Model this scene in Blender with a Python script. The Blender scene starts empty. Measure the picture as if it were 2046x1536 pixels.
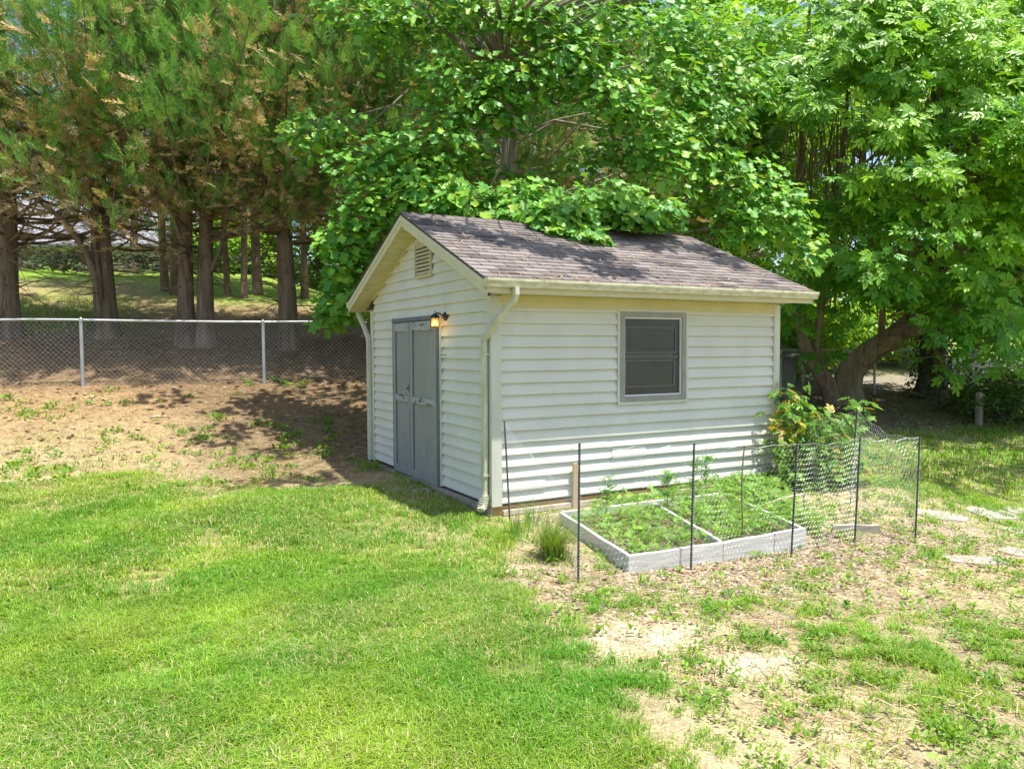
import bpy, math, random
import numpy as np
rng = np.random.default_rng(7); random.seed(7)
sc = bpy.context.scene; COL = sc.collection
R = math.radians
# ------------------------------------------------------------------ camera numbers (metres; shed near corner = origin)
CAM = np.array([-3.590, -6.983, 1.625]); PITCH, ROLL, YAW = 0.0491, -0.0038, 0.5003; FPX = 1525.66
fw = np.array([math.sin(YAW)*math.cos(PITCH), math.cos(YAW)*math.cos(PITCH), -math.sin(PITCH)])
rt0 = np.array([math.cos(YAW), -math.sin(YAW), 0.]); up0 = np.cross(rt0, fw)
rt = rt0*math.cos(ROLL)+up0*math.sin(ROLL); upv = -rt0*math.sin(ROLL)+up0*math.cos(ROLL)
def ray(px, py): return fw+rt*((px-1023)/FPX)+upv*((768-py)/FPX)
def at(px, py, d): return CAM+ray(px, py)*d
def proj(P):
    d = np.asarray(P)-CAM; z = d@fw
    return 1023+FPX*(d@rt)/z, 768-FPX*(d@upv)/z, z
# ------------------------------------------------------------------ noise + terrain
def _h(ix, iy, s):
    n = (ix.astype(np.int64)*374761393+iy.astype(np.int64)*668265263+s*1442695041) & 0x7fffffff
    n = ((n ^ (n >> 13))*1274126177) & 0x7fffffff
    return ((n ^ (n >> 16)) & 0xffff)/65535.0
def vnoise(x, y, f=1.0, s=0):
    x = np.asarray(x, float)*f; y = np.asarray(y, float)*f
    ix = np.floor(x); iy = np.floor(y); u = x-ix; v = y-iy
    u = u*u*(3-2*u); v = v*v*(3-2*v)
    a = _h(ix, iy, s); b = _h(ix+1, iy, s); c = _h(ix, iy+1, s); d = _h(ix+1, iy+1, s)
    return (a*(1-u)+b*u)*(1-v)+(c*(1-u)+d*u)*v
def fbm(x, y, f=1.0, s=0, o=4):
    t = 0; a = .5; n = 0
    for i in range(o):
        t = t+a*vnoise(x, y, f*2**i, s+i*17); n += a; a *= .5
    return t/n
def ss(a, b, x):
    t = np.clip((np.asarray(x, float)-a)/(b-a), 0, 1); return t*t*(3-2*t)
VP = np.array([-60, 3.2, 4.4, 5., 6., 7., 8., 9.8, 11.4, 15., 20., 25., 40., 60., 140.])
ZP = np.array([0., 0., .05, .14, .42, .72, 1.02, 1.5, 1.87, 2.75, 3.85, 4.65, 5.3, 6.5, 9.])
def gz(X, Y):
    X = np.asarray(X, float); Y = np.asarray(Y, float)
    v = Y+.135*X
    k = np.where(X > 0, 1-.62*ss(1.5, 11., X), 1.)
    cut = 1-ss(-1.4, .2, X)*(1-ss(4.3, 6.5, X))*(1-ss(3.7, 6.0, Y))
    z = -.06+np.interp(v, VP, ZP)*k*cut
    fr = 1-ss(-2.3, -.7, Y)
    z = z-.02*np.clip(3.8-Y, 0, 5)-.036*np.clip(X+1, 0, 6)*fr-.03*np.clip(X-5, 0, 8)*(1-ss(0, 4, Y))
    z = z+(fbm(X, Y, .55, 5, 3)-.5)*.10*ss(.5, 3., np.hypot(np.maximum(np.maximum(-X, X-4.1), 0), np.maximum(np.maximum(-Y-2, Y-3.8), 0)))
    return z
def g1(x, y): return float(gz(x, y))
def ground(px, py):
    r = ray(px, py); d = 2.0
    while d < 160:
        P = CAM+r*d
        if P[2] < g1(P[0], P[1]): break
        d += .05 if d < 30 else .3
    return np.array([P[0], P[1], g1(P[0], P[1])])
# ------------------------------------------------------------------ ground cover maps (1 = dense lawn)
BED = [(.15, -2.10), (2.19, -2.08), (2.63, -.60), (.48, -.55)]
def inpoly(x, y, P):
    c = np.zeros(np.shape(x), bool); n = len(P)
    for i in range(n):
        (x0, y0), (x1, y1) = P[i], P[(i+1) % n]
        if y0 == y1: continue
        t = ((y0 > y) != (y1 > y)) & (x < (x1-x0)*(y-y0)/(y1-y0)+x0)
        c ^= t
    return c
def vegmap(x, y):
    n1 = fbm(x, y, .9, 1); n2 = fbm(x, y, 2.6, 2, 3); n3 = fbm(x, y, .35, 9, 2)
    v = y+.135*x
    lawn = 1-ss(-1.8, 2.6, y-(4.3+(n1-.5)*3.4)+(n2-.5)*2.2)
    needles = np.where(n2 > .56, .12, .02)*(1-ss(11, 13, v))
    beyond = ss(11.2, 13., v)*(.25+.6*ss(.4, .6, n3))
    far = np.maximum(ss(19, 21, v), .9*ss(15., 17., v+(n1-.5)*2)*ss(-2.8, -1., x))
    needles = np.maximum(needles, .2*(1-ss(6.4, 8., v+(n1-.5)*2)))
    left = np.maximum(np.maximum(lawn, needles), np.maximum(beyond, far))
    left = np.maximum(left, .5*ss(.44, .62, n2)*(1-ss(5.6, 6.8, v)))
    left = left*(1-.36*ss(.53, .68, fbm(x, y, 1.5, 123, 3))*(1-ss(8, 10, v)))
    # worn strip along the gable wall
    wall = ss(-1.35, -.55, x+(n2-.5)*.9)*ss(-.9, -.3, y)*(1-ss(4.3, 5, x))
    left = left*(1-.5*wall*ss(.35, .6, n1+.12))
    shade = ss(-3.4, -2.2, x+(n1-.5)*1.5)*ss(1.7, 2.9, y+(n2-.5)*1.2)*(1-ss(4.2, 5, x))
    left = left*(1-.85*shade)
    # thin poor ground in front of and right of the shed
    edge = -1.0-.12*np.clip(-2-y, 0, 3)+(n1-.5)*1.3+1.1*ss(-1.9, -.7, y)
    poor = ss(-.35, .2, x-edge)*(1-ss(3.9, 6.2, x+.5*y+(n1-.5)*1.5))*(1-ss(.2, 1.2, y))
    tuft = ss(.46, .70, n2)*.36*(.3+1.3*ss(.42, .62, n1))+.10
    tuft = np.maximum(tuft, .55*ss(.52, .66, n1)*(1-ss(-4.7, -4.1, y)))
    lush = .9*np.exp(-((x-.45)**2+(y+4.3)**2)/.22)
    tuft = np.maximum(tuft, lush)
    sand = np.maximum(np.exp(-(((x+.62)/.5)**2+((y+3.3)/.28)**2)**2), np.exp(-(((x+.35)/.35)**2+((y+3.95)/.2)**2)**2))
    sand = np.maximum(sand, np.exp(-(((x+4.3)/.9)**2+((y-4.3)/.22)**2)**2)*.9)
    m = left*(1-poor)+tuft*poor
    m = m*(1-.93*sand)
    m = np.where(inpoly(x, y, BED), 0, m)
    under = (x > -.02) & (x < 4.12) & (y > -.08) & (y < 3.84)
    m = np.where(under, 0, m)
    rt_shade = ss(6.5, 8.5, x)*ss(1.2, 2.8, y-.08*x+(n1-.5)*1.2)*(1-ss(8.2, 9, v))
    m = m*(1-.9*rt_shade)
    return np.clip(m, 0, 1), poor, sand, v, n1, n2, rt_shade
# ------------------------------------------------------------------ mesh helpers
def link(o, parent=None):
    COL.objects.link(o)
    if parent is not None: o.parent = parent
    return o
def tag(o, label=None, cat=None, group=None, kind=None):
    if label: o['label'] = label
    if cat: o['category'] = cat
    if group: o['group'] = group
    if kind: o['kind'] = kind
    return o
def empty(name, loc=(0, 0, 0), rz=0):
    o = bpy.data.objects.new(name, None); o.empty_display_size = .2
    o.location = [float(a) for a in loc]; o.rotation_euler = (0, 0, rz); return link(o)
class MB:
    def __init__(s): s.v = []; s.f = []; s.c = []
    def add(s, vs, fs, col=None):
        b = len(s.v); s.v += [tuple(map(float, p)) for p in vs]; s.f += [tuple(i+b for i in f) for f in fs]
        if col is not None: s.c += [tuple(col)]*len(vs)
    def box(s, a, b):
        x0, y0, z0 = a; x1, y1, z1 = b
        s.add([(x0, y0, z0), (x1, y0, z0), (x1, y1, z0), (x0, y1, z0), (x0, y0, z1), (x1, y0, z1), (x1, y1, z1), (x0, y1, z1)],
              [(0, 3, 2, 1), (4, 5, 6, 7), (0, 1, 5, 4), (1, 2, 6, 5), (2, 3, 7, 6), (3, 0, 4, 7)])
    def tube(s, P, r, n=6, cap=True, wob=0., wf=3., col=None):
        P = [np.array(p, float) for p in P]; m = len(P)
        if np.isscalar(r): r = [r]*m
        u = None; vs = []
        for i in range(m):
            t = P[min(i+1, m-1)]-P[max(i-1, 0)]; t = t/(np.linalg.norm(t)+1e-12)
            if u is None:
                a = np.array([0, 0, 1.]) if abs(t[2]) < .9 else np.array([1., 0, 0]); u = np.cross(t, a)
            u = u-t*(u@t); u /= np.linalg.norm(u)+1e-12; w = np.cross(t, u)
            for k in range(n):
                an = 2*math.pi*k/n
                rr = r[i]*(1+wob*math.sin(an*wf+i*.5)) if wob else r[i]
                vs.append(P[i]+(u*math.cos(an)+w*math.sin(an))*rr)
        fs = [(i*n+k, i*n+(k+1) % n, (i+1)*n+(k+1) % n, (i+1)*n+k) for i in range(m-1) for k in range(n)]
        if cap: fs += [tuple(range(n))[::-1], tuple((m-1)*n+k for k in range(n))]
        s.add(vs, fs, col)
    def prism(s, poly, ax, a, b):     # poly in the two other axes
        n = len(poly); vs = []
        for q in (a, b):
            for (p0, p1) in poly:
                vs.append({0: (q, p0, p1), 1: (p0, q, p1), 2: (p0, p1, q)}[ax])
        s.add(vs, [tuple(range(n)), tuple(range(2*n-1, n-1, -1))]+[(i, n+i, n+(i+1) % n, (i+1) % n) for i in range(n)])
    def build(s, name, m, parent=None, smooth=False, bevel=0, recalc=True):
        me = bpy.data.meshes.new(name); me.from_pydata(s.v, [], s.f)
        if recalc:
            import bmesh
            bm = bmesh.new(); bm.from_mesh(me); bmesh.ops.recalc_face_normals(bm, faces=bm.faces); bm.to_mesh(me); bm.free()
        if s.c and len(s.c) == len(s.v):
            at_ = me.color_attributes.new('Col', 'FLOAT_COLOR', 'POINT')
            at_.data.foreach_set('color', np.c_[np.array(s.c), np.ones(len(s.c))].astype(np.float32).ravel())
        if m: me.materials.append(m)
        if smooth: me.polygons.foreach_set('use_smooth', [True]*len(me.polygons))
        me.update(); o = link(bpy.data.objects.new(name, me), parent)
        if bevel:
            b = o.modifiers.new('bevel', 'BEVEL'); b.width = bevel; b.segments = 2; b.limit_method = 'ANGLE'
        return o
def np_mesh(name, V, loops, totals, m, parent=None, col=None, smooth=False):
    me = bpy.data.meshes.new(name)
    V = np.ascontiguousarray(V, np.float32); nv = len(V)
    loops = np.ascontiguousarray(loops, np.int32); totals = np.ascontiguousarray(totals, np.int32)
    starts = np.concatenate([[0], np.cumsum(totals)[:-1]]).astype(np.int32)
    me.vertices.add(nv); me.vertices.foreach_set('co', V.ravel())
    me.loops.add(len(loops)); me.loops.foreach_set('vertex_index', loops)
    me.polygons.add(len(totals)); me.polygons.foreach_set('loop_start', starts); me.polygons.foreach_set('loop_total', totals)
    if smooth: me.polygons.foreach_set('use_smooth', np.ones(len(totals), bool))
    if col is not None:
        a = me.color_attributes.new('Col', 'FLOAT_COLOR', 'POINT')
        a.data.foreach_set('color', np.c_[col, np.ones(nv)].astype(np.float32).ravel())
    me.materials.append(m); me.update(calc_edges=True)
    if parent == 'mesh': return me
    return link(bpy.data.objects.new(name, me), parent)
def scatter(T, pos, basis, size, col):
    """copies of template T=(verts, faces) ; basis N,3,3 (rows = local x,y,z axes)"""
    tv, tf = T; tv = np.asarray(tv, float); n = len(pos); m = len(tv)
    V = (tv[None]*np.asarray(size, float).reshape(n, 1, -1))@basis+pos[:, None]
    fl = np.array([i for f in tf for i in f]); ft = np.array([len(f) for f in tf])
    loops = (fl[None]+(np.arange(n)*m)[:, None]).ravel(); totals = np.tile(ft, n)
    C = np.repeat(col, m, 0)
    return V.reshape(-1, 3), loops, totals, C
def join(parts):
    V = []; Lp = []; T = []; C = []; b = 0
    for v, l, t, c in parts:
        V.append(v); Lp.append(l+b); T.append(t); C.append(c); b += len(v)
    return np.concatenate(V), np.concatenate(Lp), np.concatenate(T), np.concatenate(C)
def unit(a): return a/(np.linalg.norm(a, axis=-1, keepdims=True)+1e-12)
def basis(d, n):
    d = unit(d); y = unit(np.cross(n, d)); z = np.cross(d, y)
    return np.stack([d, y, z], 1)
def rnd(n, s=1.): return rng.normal(0, s, (n, 3))
# ------------------------------------------------------------------ materials
def nodes(name):
    m = bpy.data.materials.new(name); m.use_nodes = True; nt = m.node_tree; nt.nodes.clear()
    return m, nt, nt.nodes, nt.links
def out(nt, sh):
    o = nt.nodes.new('ShaderNodeOutputMaterial'); nt.links.new(sh, o.inputs[0])
def noise_node(nt, scale, detail=4, rough=.6, vec=None, stretch=None, coord='Object'):
    N, Lk = nt.nodes, nt.links
    tc = N.new('ShaderNodeTexCoord'); mp = N.new('ShaderNodeMapping'); Lk.new(tc.outputs[coord], mp.inputs[0])
    if stretch: mp.inputs['Scale'].default_value = stretch
    n = N.new('ShaderNodeTexNoise'); n.inputs['Scale'].default_value = scale; n.inputs['Detail'].default_value = detail; n.inputs['Roughness'].default_value = rough
    Lk.new(mp.outputs[0], n.inputs['Vector']); return n
def ramp(nt, fac, stops):
    r = nt.nodes.new('ShaderNodeValToRGB'); nt.links.new(fac, r.inputs[0])
    while len(r.color_ramp.elements) < len(stops): r.color_ramp.elements.new(.5)
    for e, (p, c) in zip(r.color_ramp.elements, stops): e.position = p; e.color = (*c, 1)
    return r
def mixc(nt, fac, a, b, mode='MIX'):
    m = nt.nodes.new('ShaderNodeMix'); m.data_type = 'RGBA'; m.blend_type = mode
    for s, v in ((0, fac), (6, a), (7, b)):
        if isinstance(v, (int, float)): m.inputs[s].default_value = v
        elif isinstance(v, tuple): m.inputs[s].default_value = (*v, 1)
        else: nt.links.new(v, m.inputs[s])
    return m.outputs[2]
def bump(nt, h, strength=.3, dist=.01):
    b = nt.nodes.new('ShaderNodeBump'); b.inputs['Strength'].default_value = strength; b.inputs['Distance'].default_value = dist
    nt.links.new(h, b.inputs['Height']); return b.outputs[0]
def pbr(name, c1, c2=None, scale=8, stretch=None, rough=.6, metal=0, bstr=.2, bdist=.004, spec=.4, c3=None, lo=.35, hi=.65):
    m, nt, N, Lk = nodes(name); p = N.new('ShaderNodeBsdfPrincipled')
    n = noise_node(nt, scale, 6, .65, stretch=stretch)
    stops = [(lo, c1), (hi, c2 or c1)]
    if c3: stops.append((min(1, hi+.12), c3))
    r = ramp(nt, n.outputs[0], stops)
    Lk.new(r.outputs[0], p.inputs['Base Color'])
    p.inputs['Roughness'].default_value = rough; p.inputs['Metallic'].default_value = metal; p.inputs['Specular IOR Level'].default_value = spec
    if bstr: Lk.new(bump(nt, n.outputs[0], bstr, bdist), p.inputs['Normal'])
    out(nt, p.outputs[0]); return m
def leafmat(name, rough=.5, spec=.4, trans=.4, tint=(1.25, 1.25, .6), nscale=0):
    m, nt, N, Lk = nodes(name); p = N.new('ShaderNodeBsdfPrincipled'); a = N.new('ShaderNodeAttribute'); a.attribute_name = 'Col'
    Lk.new(a.outputs['Color'], p.inputs['Base Color']); p.inputs['Roughness'].default_value = rough; p.inputs['Specular IOR Level'].default_value = spec
    t = N.new('ShaderNodeBsdfTranslucent'); Lk.new(mixc(nt, 1., a.outputs['Color'], tint, 'MULTIPLY'), t.inputs[0])
    x = N.new('ShaderNodeMixShader'); x.inputs[0].default_value = trans; Lk.new(p.outputs[0], x.inputs[1]); Lk.new(t.outputs[0], x.inputs[2])
    out(nt, x.outputs[0]); return m
M = {}
M['siding'] = None
def siding_mat():
    m, nt, N, Lk = nodes('vinyl_siding'); p = N.new('ShaderNodeBsdfPrincipled')
    n1 = noise_node(nt, 2.2, 5, .6, stretch=(1, 1, .6)); n2 = noise_node(nt, 40, 3, .6, stretch=(1, 1, .06)); n3 = noise_node(nt, 11, 6, .7)
    c = ramp(nt, n1.outputs[0], [(.3, (.585, .58, .51)), (.7, (.66, .65, .58))]).outputs[0]
    c = mixc(nt, ramp(nt, n2.outputs[0], [(.60, (0, 0, 0)), (.8, (.35, .35, .35))]).outputs[0], c, (.45, .46, .38))
    c = mixc(nt, ramp(nt, n3.outputs[0], [(.66, (0, 0, 0)), (.82, (.5, .5, .5))]).outputs[0], c, (.40, .40, .32))
    Lk.new(c, p.inputs['Base Color']); p.inputs['Roughness'].default_value = .5; p.inputs['Specular IOR Level'].default_value = .3
    Lk.new(bump(nt, noise_node(nt, 3, 2).outputs[0], .25, .02), p.inputs['Normal'])
    out(nt, p.outputs[0]); return m
M['siding'] = siding_mat()
M['trim'] = pbr('painted_trim', (.50, .50, .42), (.60, .60, .52), 5, (1, 1, .3), .45, bstr=.05)
M['cream'] = pbr('cream_metal', (.53, .50, .34), (.60, .56, .40), 6, None, .45, bstr=.05)
M['soffit'] = pbr('soffit_vinyl', (.52, .46, .24), (.60, .54, .30), 4, None, .5, bstr=.05)
M['gutter'] = pbr('gutter_metal', (.42, .40, .24), (.66, .64, .50), 22, (.4, 1, 1), .4, bstr=.08, c3=(.70, .69, .58))
M['downspout'] = pbr('downspout_metal', (.44, .43, .30), (.60, .59, .49), 9, (1, 1, .25), .4, bstr=.06, c3=(.64, .63, .55))
M['dripedge'] = pbr('drip_edge', (.05, .03, .025), (.08, .05, .045), 9, None, .5)
M['sill'] = pbr('sill_wood', (.30, .19, .08), (.44, .29, .13), 6, (.15, 1, 3), .75, bstr=.4)
M['concrete'] = pbr('concrete', (.26, .22, .17), (.38, .33, .26), 12, None, .85, bstr=.4, bdist=.01)
M['paver'] = pbr('paver_stone', (.27, .24, .20), (.44, .40, .34), 11, None, .9, bstr=.5, bdist=.01)
def door_mat():
    m, nt, N, Lk = nodes('door_paint'); p = N.new('ShaderNodeBsdfPrincipled')
    n1 = noise_node(nt, 30, 4, .6, stretch=(1, 1, .05)); n3 = noise_node(nt, 3, 3, .5)
    c = ramp(nt, n1.outputs[0], [(.3, (.205, .215, .215)), (.7, (.27, .28, .278))]).outputs[0]
    c = mixc(nt, ramp(nt, n3.outputs[0], [(.45, (0, 0, 0)), (.8, (.5, .5, .5))]).outputs[0], c, (.29, .32, .32))
    Lk.new(c, p.inputs['Base Color']); p.inputs['Roughness'].default_value = .55
    Lk.new(bump(nt, n1.outputs[0], .2, .003), p.inputs['Normal']); out(nt, p.outputs[0]); return m
M['door'] = door_mat()
M['door_rail'] = pbr('peeling_rail', (.24, .27, .28), (.38, .40, .40), 13, (1, .5, 1.8), .7, bstr=.8, c3=(.09, .055, .03), lo=.35, hi=.52)
M['door_frame'] = pbr('door_frame_paint', (.10, .115, .13), (.15, .17, .18), 10, None, .6)
M['winframe'] = pbr('window_frame', (.24, .23, .21), (.31, .30, .27), 7, None, .45, bstr=.05)
M['winsash'] = pbr('window_sash', (.08, .08, .082), (.10, .10, .10), 7, None, .4, bstr=.05)
def screen_mat():
    m, nt, N, Lk = nodes('insect_screen'); p = N.new('ShaderNodeBsdfPrincipled')
    n = noise_node(nt, 120, 2, .7); n2 = noise_node(nt, 2.0, 2)
    c = ramp(nt, n.outputs[0], [(.4, (.022, .024, .028)), (.75, (.055, .058, .062))]).outputs[0]
    c = mixc(nt, ramp(nt, n2.outputs[0], [(.4, (0, 0, 0)), (.7, (.6, .6, .6))]).outputs[0], c, (.06, .063, .07))
    Lk.new(c, p.inputs['Base Color']); p.inputs['Roughness'].default_value = .22; out(nt, p.outputs[0]); return m
M['screen'] = screen_mat()
M['vent'] = pbr('vent_slat', (.50, .44, .26), (.56, .50, .32), 8, None, .5)
M['dark'] = pbr('painted_hollow_dark', (.02, .018, .015), (.03, .026, .02), 8, None, .9)
M['black'] = pbr('black_iron', (.018, .017, .016), (.03, .028, .026), 14, None, .45)
M['galv'] = pbr('galvanised_pipe', (.36, .38, .41), (.50, .52, .55), 20, (1, 1, .2), .45, .55, bstr=.05)
M['wire'] = pbr('galvanised_wire', (.42, .43, .44), (.58, .59, .60), 30, None, .42, .5, bstr=0)
M['hexwire'] = pbr('hex_wire', (.36, .37, .38), (.52, .53, .54), 30, None, .4, .35, bstr=0)
M['stake'] = pbr('coated_stake', (.012, .017, .022), (.022, .03, .036), 20, None, .35, bstr=.1)
M['stakewire'] = pbr('stake_ridges', (.20, .22, .23), (.34, .36, .37), 20, None, .5, bstr=0)
M['soil'] = pbr('bed_soil', (.10, .07, .045), (.20, .15, .10), 20, None, .95, bstr=.8, bdist=.02)
M['bedwood'] = pbr('weathered_board', (.42, .41, .38), (.62, .61, .58), 9, (.25, .25, 2), .8, bstr=.6, bdist=.006, c3=(.68, .67, .64))
M['plank'] = pbr('grey_plank', (.25, .22, .18), (.42, .38, .32), 9, (.4, .4, 2), .85, bstr=.6)
M['postwood'] = pbr('old_post_wood', (.24, .21, .17), (.40, .36, .30), 12, (1, 1, .15), .85, bstr=.6)
M['stub'] = pbr('treated_stub', (.42, .30, .14), (.55, .42, .22), 10, (1, 1, .15), .8, bstr=.4)
M['rod'] = pbr('pale_rod', (.42, .36, .27), (.58, .52, .42), 12, None, .7)
M['rust'] = pbr('rusty_rod', (.07, .035, .02), (.16, .08, .045), 30, None, .8)
def bark(name, a, b, c, sc_=7):
    m, nt, N, Lk = nodes(name); p = N.new('ShaderNodeBsdfPrincipled')
    n1 = noise_node(nt, sc_, 8, .7, stretch=(1, 1, .13)); n2 = noise_node(nt, 1.6, 4)
    col = ramp(nt, n1.outputs[0], [(.32, a), (.52, b), (.75, c)]).outputs[0]
    col = mixc(nt, ramp(nt, n2.outputs[0], [(.45, (0, 0, 0)), (.75, (.5, .5, .5))]).outputs[0], col, c)
    Lk.new(col, p.inputs['Base Color']); p.inputs['Roughness'].default_value = .9; p.inputs['Specular IOR Level'].default_value = .15
    Lk.new(bump(nt, n1.outputs[0], .9, .04), p.inputs['Normal']); out(nt, p.outputs[0]); return m
M['bark'] = bark('conifer_bark', (.075, .055, .040), (.20, .155, .115), (.34, .275, .21))
M['bark_grey'] = bark('grey_bark', (.10, .075, .05), (.27, .215, .155), (.42, .36, .28), 9)
M['bark_tulip'] = bark('tulip_bark', (.12, .105, .075), (.25, .22, .17), (.38, .35, .29), 9)
M['twig'] = pbr('dead_twig', (.17, .125, .085), (.30, .235, .17), 9, None, .9, bstr=0)
M['conifer'] = leafmat('conifer_spray', .65, .25, .33, (1.2, 1.2, .7))
M['tulip'] = leafmat('tulip_leaf', .45, .32, .32, (1.35, 1.3, .45))
M['hickory'] = leafmat('glossy_leaf', .4, .35, .36, (1.35, 1.25, .35))
M['woodleaf'] = leafmat('wood_leaf', .5, .4, .45, (1.3, 1.25, .5))
M['grass'] = leafmat('grass_blade', .55, .35, .38, (1.25, 1.2, .6))
M['litter'] = leafmat('dry_leaf', .8, .15, .15, (1.1, 1., .8))
M['weed'] = leafmat('weed_leaf', .5, .35, .4, (1.25, 1.2, .5))
def roof_mat():
    m, nt, N, Lk = nodes('roof_shingle'); p = N.new('ShaderNodeBsdfPrincipled')
    a = N.new('ShaderNodeAttribute'); a.attribute_name = 'Col'
    n1 = noise_node(nt, 260, 3, .8); n2 = noise_node(nt, 2.3, 5, .65); n3 = noise_node(nt, 9, 4, .6)
    c = mixc(nt, 1., a.outputs['Color'], ramp(nt, n1.outputs[0], [(.3, (.6, .58, .58)), (.7, (1.45, 1.42, 1.4))]).outputs[0], 'MULTIPLY')
    c = mixc(nt, ramp(nt, n2.outputs[0], [(.45, (0, 0, 0)), (.75, (.55, .55, .55))]).outputs[0], c, (.22, .19, .18))
    c = mixc(nt, ramp(nt, n3.outputs[0], [(.62, (0, 0, 0)), (.8, (.55, .55, .55))]).outputs[0], c, (.26, .16, .12))
    Lk.new(c, p.inputs['Base Color']); p.inputs['Roughness'].default_value = .9; p.inputs['Specular IOR Level'].default_value = .2
    Lk.new(bump(nt, n1.outputs[0], .5, .004), p.inputs['Normal']); out(nt, p.outputs[0]); return m
M['roof'] = roof_mat()
def ground_mat():
    m, nt, N, Lk = nodes('ground_soil'); p = N.new('ShaderNodeBsdfPrincipled')
    a = N.new('ShaderNodeAttribute'); a.attribute_name = 'Col'
    n1 = noise_node(nt, 7, 8, .75); n2 = noise_node(nt, 55, 5, .7); n3 = noise_node(nt, 24, 6, .75)
    c = mixc(nt, 1., a.outputs['Color'], ramp(nt, n1.outputs[0], [(.3, (.62, .60, .56)), (.7, (1.32, 1.32, 1.3))]).outputs[0], 'MULTIPLY')
    c = mixc(nt, 1., c, ramp(nt, n2.outputs[0], [(.32, (.5, .47, .43)), (.55, (1, 1, 1)), (.75, (1.5, 1.45, 1.35))]).outputs[0], 'MULTIPLY')
    c = mixc(nt, ramp(nt, n3.outputs[0], [(.58, (0, 0, 0)), (.7, (.45, .45, .45))]).outputs[0], c, (.09, .062, .035))
    Lk.new(c, p.inputs['Base Color']); p.inputs['Roughness'].default_value = .95; p.inputs['Specular IOR Level'].default_value = .1
    Lk.new(bump(nt, n2.outputs[0], .7, .03), p.inputs['Normal']); out(nt, p.outputs[0]); return m
M['ground'] = ground_mat()
def emit(name, c, s):
    m, nt, N, Lk = nodes(name); e = N.new('ShaderNodeEmission'); e.inputs[0].default_value = (*c, 1); e.inputs[1].default_value = s
    out(nt, e.outputs[0]); return m
M['bulb'] = emit('lit_bulb', (1., .80, .45), 9.)
def amber():
    m, nt, N, Lk = nodes('amber_glass'); t = N.new('ShaderNodeBsdfTranslucent'); t.inputs[0].default_value = (.95, .55, .12, 1)
    tr = N.new('ShaderNodeBsdfTransparent'); tr.inputs[0].default_value = (1., .68, .22, 1); g = N.new('ShaderNodeBsdfGlossy'); g.inputs['Roughness'].default_value = .15
    x = N.new('ShaderNodeMixShader'); x.inputs[0].default_value = .65; Lk.new(t.outputs[0], x.inputs[1]); Lk.new(tr.outputs[0], x.inputs[2])
    y = N.new('ShaderNodeMixShader'); y.inputs[0].default_value = .08; Lk.new(x.outputs[0], y.inputs[1]); Lk.new(g.outputs[0], y.inputs[2])
    out(nt, y.outputs[0]); return m
M['amber'] = amber()
M['housewall'] = pbr('far_house_siding', (.42, .36, .25), (.50, .44, .32), 3, (1, 1, 6), .7)
M['houseroof'] = pbr('far_house_roof', (.20, .20, .215), (.33, .32, .35), 5, (.3, 1, 4), .6, bstr=.5, bdist=.05)
M['white'] = pbr('white_paint', (.70, .70, .68), (.78, .78, .76), 5, None, .5)
M['greywood'] = pbr('grey_boards', (.16, .16, .155), (.24, .24, .23), 8, (2, 2, .15), .8, bstr=.5)
# ------------------------------------------------------------------ ground sheet
def axis(a, b, st, lo, hi):
    mid = np.arange(a, b+1e-6, st); l = []; x = a; s = st
    while x > lo: s *= 1.18; x -= s; l.append(x)
    r = []; x = b; s = st
    while x < hi: s *= 1.18; x += s; r.append(x)
    return np.array(l[::-1]+list(mid)+r)
gx = axis(-7, 9, .1, -150, 170); gy = axis(-6.5, 11, .1, -60, 190)
GX, GY = np.meshgrid(gx, gy); GZ = gz(GX, GY)
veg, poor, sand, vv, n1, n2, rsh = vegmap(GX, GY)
def lerp(a, b, t): return a*(1-t[..., None])+np.array(b)*t[..., None]
gc = np.broadcast_to(np.array([.47, .385, .235]), GX.shape+(3,)).copy()
gc = lerp(gc, [.55, .45, .29], ss(.4, .65, n2))
gc = lerp(gc, [.47, .345, .205], ss(4.0, 5.6, vv+(n1-.5)*1.6)*(1-ss(3, 5, GX))*.75)
gc = lerp(gc, [.40, .33, .25], poor*ss(.42, .6, n1)*.7)
gc = lerp(gc, [.72, .62, .45], sand)
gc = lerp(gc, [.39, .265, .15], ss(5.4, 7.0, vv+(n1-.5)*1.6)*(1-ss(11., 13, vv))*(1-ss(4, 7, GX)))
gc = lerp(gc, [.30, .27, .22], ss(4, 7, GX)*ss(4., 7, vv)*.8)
gc = lerp(gc, [.20, .135, .085], ss(7.2, 8.6, vv+(n1-.5))*(1-ss(11., 13, vv))*(1-ss(4, 7, GX))*.8)  # needle brown darkened: conifer shade put into the ground colour
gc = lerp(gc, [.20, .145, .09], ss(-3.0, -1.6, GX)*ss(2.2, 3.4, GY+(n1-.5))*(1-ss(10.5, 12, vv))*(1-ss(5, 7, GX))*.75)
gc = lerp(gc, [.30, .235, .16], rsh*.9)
gc = lerp(gc, [.27, .20, .11], ss(12, 13, vv)*.8*(1-veg))
gc = lerp(gc, [.24, .27, .07], veg*.8)
gc = lerp(gc, [.22, .38, .04], np.maximum(ss(18., 21, vv), ss(15., 17., vv+(n1-.5)*2)*ss(-2.8, -1., GX))*.85)
gc = lerp(gc, [.36, .34, .32], np.exp(-(((GX-15)/2.4)**2+((GY-8.6)/1.6)**2)**2)*.9)
ny, nx = GX.shape; idx = np.arange(nx*ny).reshape(ny, nx)
q = np.stack([idx[:-1, :-1], idx[:-1, 1:], idx[1:, 1:], idx[1:, :-1]], -1).reshape(-1, 4)
go = np_mesh('ground', np.stack([GX, GY, GZ], -1).reshape(-1, 3), q.ravel(), np.full(len(q), 4), M['ground'], None, gc.reshape(-1, 3), True)
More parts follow.
